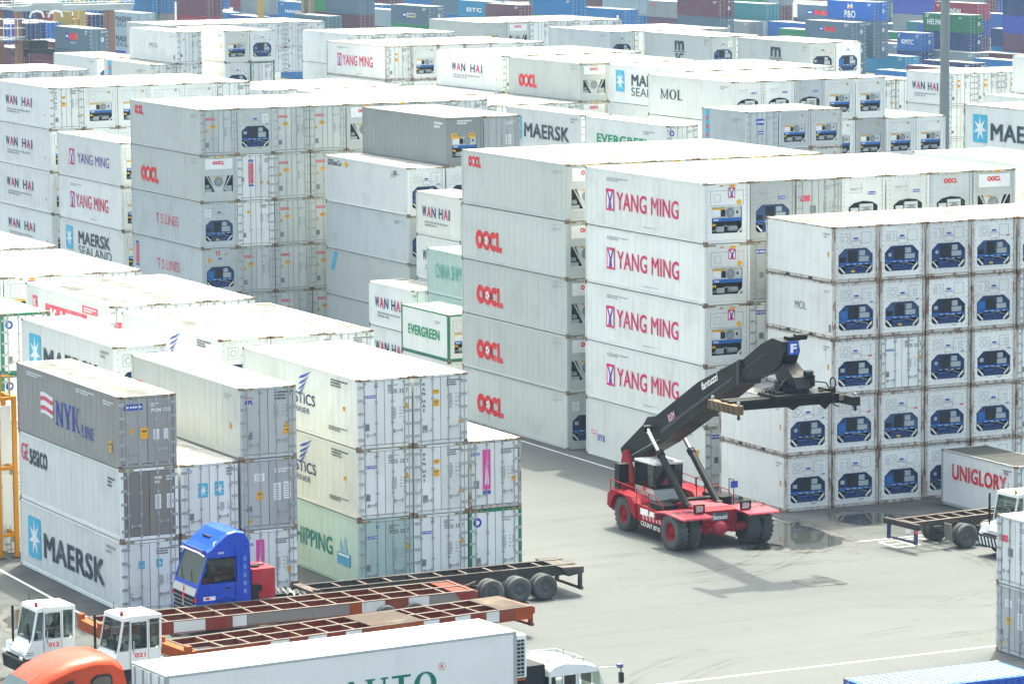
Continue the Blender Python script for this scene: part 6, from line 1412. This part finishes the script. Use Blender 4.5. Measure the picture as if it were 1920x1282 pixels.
for Yr in (478, 506, 534, 575, 605, 640):
    a0 = .368*Yr; 
    x = .345*Yr
    while x < .70*Yr:
        if all(abs(x-ox) > 2.6 or abs(Yr-oy) > 12.5 for ox, oy in occ):
            FAR.append((rf.choice(cols_), 'code' if rf.random() < .5 else '', x, Yr + rf.uniform(-.3,.3), rf.choice((3,4,4,5)) if Yr > 570 else rf.choice((1,1,2)), 2 if Yr > 570 else 1)); occ.append((x, Yr))
        x += rf.choice((2.55, 2.55, 5.6, 8.2)) if Yr > 570 else rf.choice((2.55, 5.1, 9.0))
# underneath the emblem container stands a green one, and so on
def under(c, k): return {'pando':'bluegrey','yellowlogo':'green','heung':'navy','kmtc':'navy','hamburg':'bluegrey'}.get(c) or cols_[(k*5+3) % len(cols_)]
items = []
for k, (c, lg, x, y, n, show) in enumerate(FAR):
    for j in range(n):
        lv = n-1-j
        if j >= (show if k >= 54 else min(n, 3)): break
        items.append([c if j == 0 or lg in ('hamburg','blured') else under(lg, k+j), lg if j == 0 else ('code' if (k+j) % 3 == 0 else ''), x, y, lv, n, k])
KEEP = {0,1,3,4,6,7,8,9,11,14,15,17,19,20,21,22,23,25,26,28,31,33,35,38,39,40,43,44,46,47,49,50,52,55,56,58,59,61,63,66,67,69,70,72,73,74,75,76,77,78,80,82,83,85,86,87,88,89,90,91,92,93,94,95,96,97,98,99,100,101,102,103,104,105,106,107,108,109,110,111,112,113,114,115,116,117,120,121,122,123,124,128,130,132,134,135,136,138,140,142,143,144,152,153,154,157,160,166,168,169,170,172,173,174,181,188,189,191,193,194,195,196,197,198,199,200,202,204,206,209,212,214,215,216,218,219,223,224,226,228,236,249,250,252,254,256,258,259,266,274,276,280,296,308,316,322,342}
SEEN = {0,1,3,4,6,7,14,15,17,19,20,21,22,23,25,26,28,31,33,35,38,39,43,44,46,47,49,50,52,55,56,58,59,61,63,66,67,69,70,72,73,75,76,82,83,85,86,87,88,89,90,91,93,95,96,97,98,99,100,101,102,103,104,105,106,107,108,109,110,111,112,113,114,115,116,117,120,121,122,123,124,128,132,138,140,143,153,166,168,169,170,172,174,189,191,193,194,195,196,197,198,199,200,202,206,209,212,214,218,219,223,226,228,236,249,250,254,256,258,259,266,274,276,280,296,322}
for i_, it in enumerate(items): it[6] = (it[6], i_)
if KEEP: items = [it for it in items if it[6][1] in KEEP]
def scr_u(x, y, z):
    d = Vector((x, y, z)) - cam.matrix_world.translation; return .5 + (d.dot(rx)/d.dot(fw))*7059.8/1920
REG = ['far upper left', 'far upper left of centre', 'far upper centre', 'far upper right of centre', 'far upper right']
grp = {}
for it in items:
    u = scr_u(it[2], it[3], it[4]*STD); it.append(u); g = (it[0], it[4] == it[5]-1, max(0, min(4, int(u*5))), SEEN is None or it[6][1] in SEEN); grp.setdefault(g, []).append(it)
ORD = ['leftmost','second','third','fourth','fifth','sixth','seventh','eighth','ninth','tenth','eleventh','twelfth']
for g, L_ in grp.items():
    L_.sort(key=lambda q: (q[7], q[4]))
    for i, (c, lg, x, y, lv, n, (k, ix), u) in enumerate(L_):
        look = FN.get(c, c); o_ = '' if len(L_) == 1 else f", {ORD[min(i,11)]} of its colour" + ('' if i == 0 else ' from left')
        lab = f"{look} corrugated container{' with ' + SIDE_LOOK[lg] if lg in SIDE_LOOK else ''}, {'topmost' if g[1] else 'under another'}{o_}, {REG[g[2]]}"
        if len(lab.split()) > 16: lab = lab.replace(' corrugated', '')
        if len(lab.split()) > 16: lab = lab.replace(' from left', '')
        if len(lab.split()) > 16: lab = lab.replace(' of its colour', '')
        if not g[3]: lab = f"{look} corrugated container hidden from view behind nearer far boxes, {REG[g[2]]}"
        short = abs(x-292.5) < .01
        dc = container(x, y, lv*STD, STD, 6.058 if short else 12.19, 'w', 'd/wsm', lg, lab, 1 if k < 54 and y < 470 else 0, style='c', mats=(FC[c], FARROOF[c], FC[c], FC[c]), doorm=FC[c], name='dry_container', group='corrugated containers in the far yard')

# ------------------------------------------------------------------ cranes and poles
CRUST = paint('rust_brown_crane_paint', (.30,.15,.10), .6, .25, .2); CGREY = paint('grey_crane_beam', (.42,.46,.47), .5, .2); CYEL = paint('yellow_crane_paint', (.55,.38,.10), .5, .2, .05)
g1 = thing('gantry_crane', 'rust-brown gantry crane with long grey beam, far upper left', 'gantry crane', (158.5, 440, 0))
for x, y in ((-7.1,0),(-7.1,7),(4.9,0),(7.1,7)):
    mb = MB(); mb.box((x-.38,y-.4,.6),(x+.38,y+.4,12.1),CRUST); mb.build('leg', g1)
    mb = MB(); mb.box((x-.5,y-1.2,.3),(x+.5,y+1.2,.8),CRUST); mb.cyl((x-.3,y-.8,.45),(x+.3,y-.8,.45),.45,TYRE,14); mb.cyl((x-.3,y+.8,.45),(x+.3,y+.8,.45),.45,TYRE,14); mb.build('bogie', g1)
mb = MB(); mb.prism([(-7.8,12.75),(-7.6,12.1),(7.6,11.95),(7.9,12.75)], 'y', -.5, .5, CGREY); mb.prism([(-7.8,12.75),(-7.6,12.1),(7.6,11.95),(7.9,12.75)], 'y', 6.5, 7.5, CGREY)
mb.box((-7.6,.5,12.2),(-7.0,6.5,12.6),CGREY); mb.box((7.0,.5,12.2),(7.6,6.5,12.6),CGREY); mb.build('main_beam', g1)
mb = MB()
for y in (-.55,7.5):
    mb.tube([(-7.7,y,13.4),(7.8,y,13.4)],.05,WHI); mb.tube([(-7.7,y,13.05),(7.8,y,13.05)],.04,WHI)
    for k in range(14): mb.tube([(-7.7+k*1.19,y,12.7),(-7.7+k*1.19,y,13.4)],.04,WHI)
mb.build('handrail', g1)
mb = MB(); mb.box((-5.5,-.7,12.76),(-1.5,7.2,13.1),CGREY)
for x in (-5.0,-2.6): mb.tube([(x-.9,-.8,11.3),(x-.7,-.8,11.9),(x,-.8,12.1),(x+.7,-.8,11.9),(x+.9,-.8,11.3)],.14,WHI)
mb.build('trolley', g1)
mb = MB(); mb.box((-6.0,1.0,6.9),(-2.0,5.2,7.4),DARK); mb.box((-5.2,1.5,7.4),(-2.8,4.5,8.4),DARK); mb.box((-6.3,.6,6.5),(-5.9,5.6,7.0),DARK); mb.box((-2.1,.6,6.5),(-1.7,5.6,7.0),DARK)
for x in (-5,-3): mb.tube([(x,2,8.4),(x,2,12.2)],.05,DARK,4); mb.tube([(x,4,8.4),(x,4,12.2)],.05,DARK,4)
mb.build('spreader', g1)
mb = MB()
for z in (9.0,10.1,11.2): mb.tube([(-9.3,-.9,z),(-6.6,-.9,z)],.06,WHI); mb.tube([(-9.3,-.9,z),(-9.3,1.5,z)],.06,WHI)
mb.box((-9.3,-.9,8.6),(-6.7,1.5,8.75),CGREY)
for x in (-9.3,-8.4,-7.5): mb.tube([(x,-.9,8.7),(x,-.9,11.2)],.05,WHI)
mb.build('access_platform', g1)
def portal(label, xs, Y, dy, span, mat, wd=.7):
    t = thing('gantry_crane', label, 'gantry crane', (xs[0], Y, 0))
    for i, x in enumerate(xs):
        mb = MB(); mb.box((x-xs[0]-wd/2, dy[i]-.5, 0), (x-xs[0]+wd/2, dy[i]+.5, 20), mat); mb.build('leg', t)
    mb = MB(); mb.box((-1, -1, 20), (span, 1, 21.6), mat); mb.box((-1, min(dy)-.4, 20), (1, max(dy)+.4, 21), mat); mb.build('main_beam', t)
    return t
pc = portal('yellow gantry crane behind the rust-brown crane, far upper left', (188.6, 190.1, 194.0), 520, (0,6,0), 12, CYEL, .9)
mb = MB(); mb.box((-4.2,-.4,6.5),(-1.6,.4,8.8),CYEL); mb.box((-4.4,-.5,7.4),(-.5,.5,7.7),CYEL); mb.build('stair_platform', pc)
portal('pale grey gantry leg with yellow stripe, upper left', (216.8,), 520, (0,), 10, CYEL, .6)
portal('four-legged tan gantry crane, far upper left of centre', (225.0, 227.3, 229.6, 232.0), 520, (0,8,0,8), 9, paint('tan_crane_paint', (.36,.29,.2), .6, .25), .65)
portal('single tan gantry leg rising above blue boxes, far upper centre', (265.6,), 520, (0,), 10, paint('tan_crane_paint', (.36,.29,.2), .6, .25), .6)
lp = thing('light_pole', 'tall grey light pole crossing the top right of the yard', 'light pole', (155.75, 240, 0))
mb = MB(); mb.cyl((0,0,.3),(0,0,26),.42,paint('grey_pole_paint',(.17,.2,.22),.5,.2),18,.3); mb.build('pole', lp)
mb = MB(); mb.box((-.6,-.6,0),(.6,.6,.3),paint('pitted_concrete', (.28,.28,.27), .8, .4)); mb.build('base', lp)
mb = MB(); mb.cyl((0,0,26),(0,0,26.4),1.1,MGREY,16)
for i in range(8): t_ = 2*math.pi*i/8; mb.box((1.2*math.cos(t_)-.25,1.2*math.sin(t_)-.25,25.8),(1.2*math.cos(t_)+.25,1.2*math.sin(t_)+.25,26.2),MGREY)
mb.build('lamp_ring', lp)

# ------------------------------------------------------------------ sea haze
hz = bpy.data.materials.new('haze'); hz.use_nodes = True; HN = hz.node_tree.nodes; HL = hz.node_tree.links
HN.remove(HN['Principled BSDF']); pv = HN.new('ShaderNodeVolumePrincipled'); pv.inputs['Color'].default_value = (.55,.76,1,1); pv.inputs['Density'].default_value = .000105; pv.inputs['Anisotropy'].default_value = .2
HL.new(pv.outputs[0], HN['Material Output'].inputs['Volume'])
mb = MB(); mb.box((-3600,-700,-1),(4600,7100,34),hz); ho = mb.build('haze'); ho['kind'] = 'stuff'
# more of the far rows: boxes that close the gaps behind the cranes and at the top right
EXTRA = [('blue','',169.0,505.0,3,3,'behind the rust-brown crane leg at far left'), ('indigo','code',172.2,506.0,3,3,'second box behind the rust-brown crane'), ('navy','',175.4,507.0,3,3,'third box behind the rust-brown crane'), ('darkblue','',178.7,508.0,3,3,'behind the hanging crane spreader'),
 ('maroon','',167.8,488.0,2,2,'low box at far left edge'), ('purple','',171.0,488.5,2,2,'low box under the rust-brown crane beam'), ('crimson','',190.8,530.0,3,3,'between yellow crane legs at upper left'), ('navy','',194.3,532.0,3,3,'right of yellow crane legs at upper left'),
 ('blue','code',325.0,560.5,4,3,'far top edge, left of the white-flag box'), ('maroon','',330.2,560.5,4,3,'far top edge, second left of white-flag box'), ('teal','',327.6,560.5,4,3,'far top edge, close left of white-flag box'),
 ('maroon','',350.0,560.5,4,4,'far top edge, right of the white-flag box'), ('blue','',352.6,560.5,4,4,'far top edge, second right of white-flag box'), ('navy','code',369.5,560.5,4,4,'far top edge, left of the light pole'), ('maroon','',372.1,560.5,4,4,'far top edge, right of the light pole'), ('darkblue','',374.7,560.5,4,4,'far top edge, second right of light pole'), ('green','',377.3,560.5,4,4,'far top edge, third right of light pole'), ('navy','',379.9,560.5,4,4,'far top edge at right corner')]
for c, lg, x, y, n, show, where in EXTRA:
    for j in range(show):
        cc = c if j == 0 else cols_[(int(x)+j*3) % len(cols_)]
        container(x, y, (n-1-j)*STD, STD, 12.19, 'w', 'd/wsm', '' if j else lg, f"{FN.get(cc, cc)} container, {lev_word(n-1-j, n)}, {where}", 0, style='c', mats=(FC[cc], FARROOF[cc], FC[cc], FC[cc]), doorm=FC[cc], name='dry_container', group='corrugated containers in the far yard')
for j in range(2):
    container(177.6, 467.9, (3-j)*STD, STD, 12.19, 'w', 'd/wsm', 'sealand', f"pale blue container with dark two-line lettering, {'topmost' if j == 0 else 'second down'}, between crane legs", 1, style='c', mats=(FC['paleblue'],FARROOF['paleblue'],FC['paleblue'],FC['paleblue']), doorm=FC['paleblue'], name='dry_container', group='corrugated containers in the far yard')
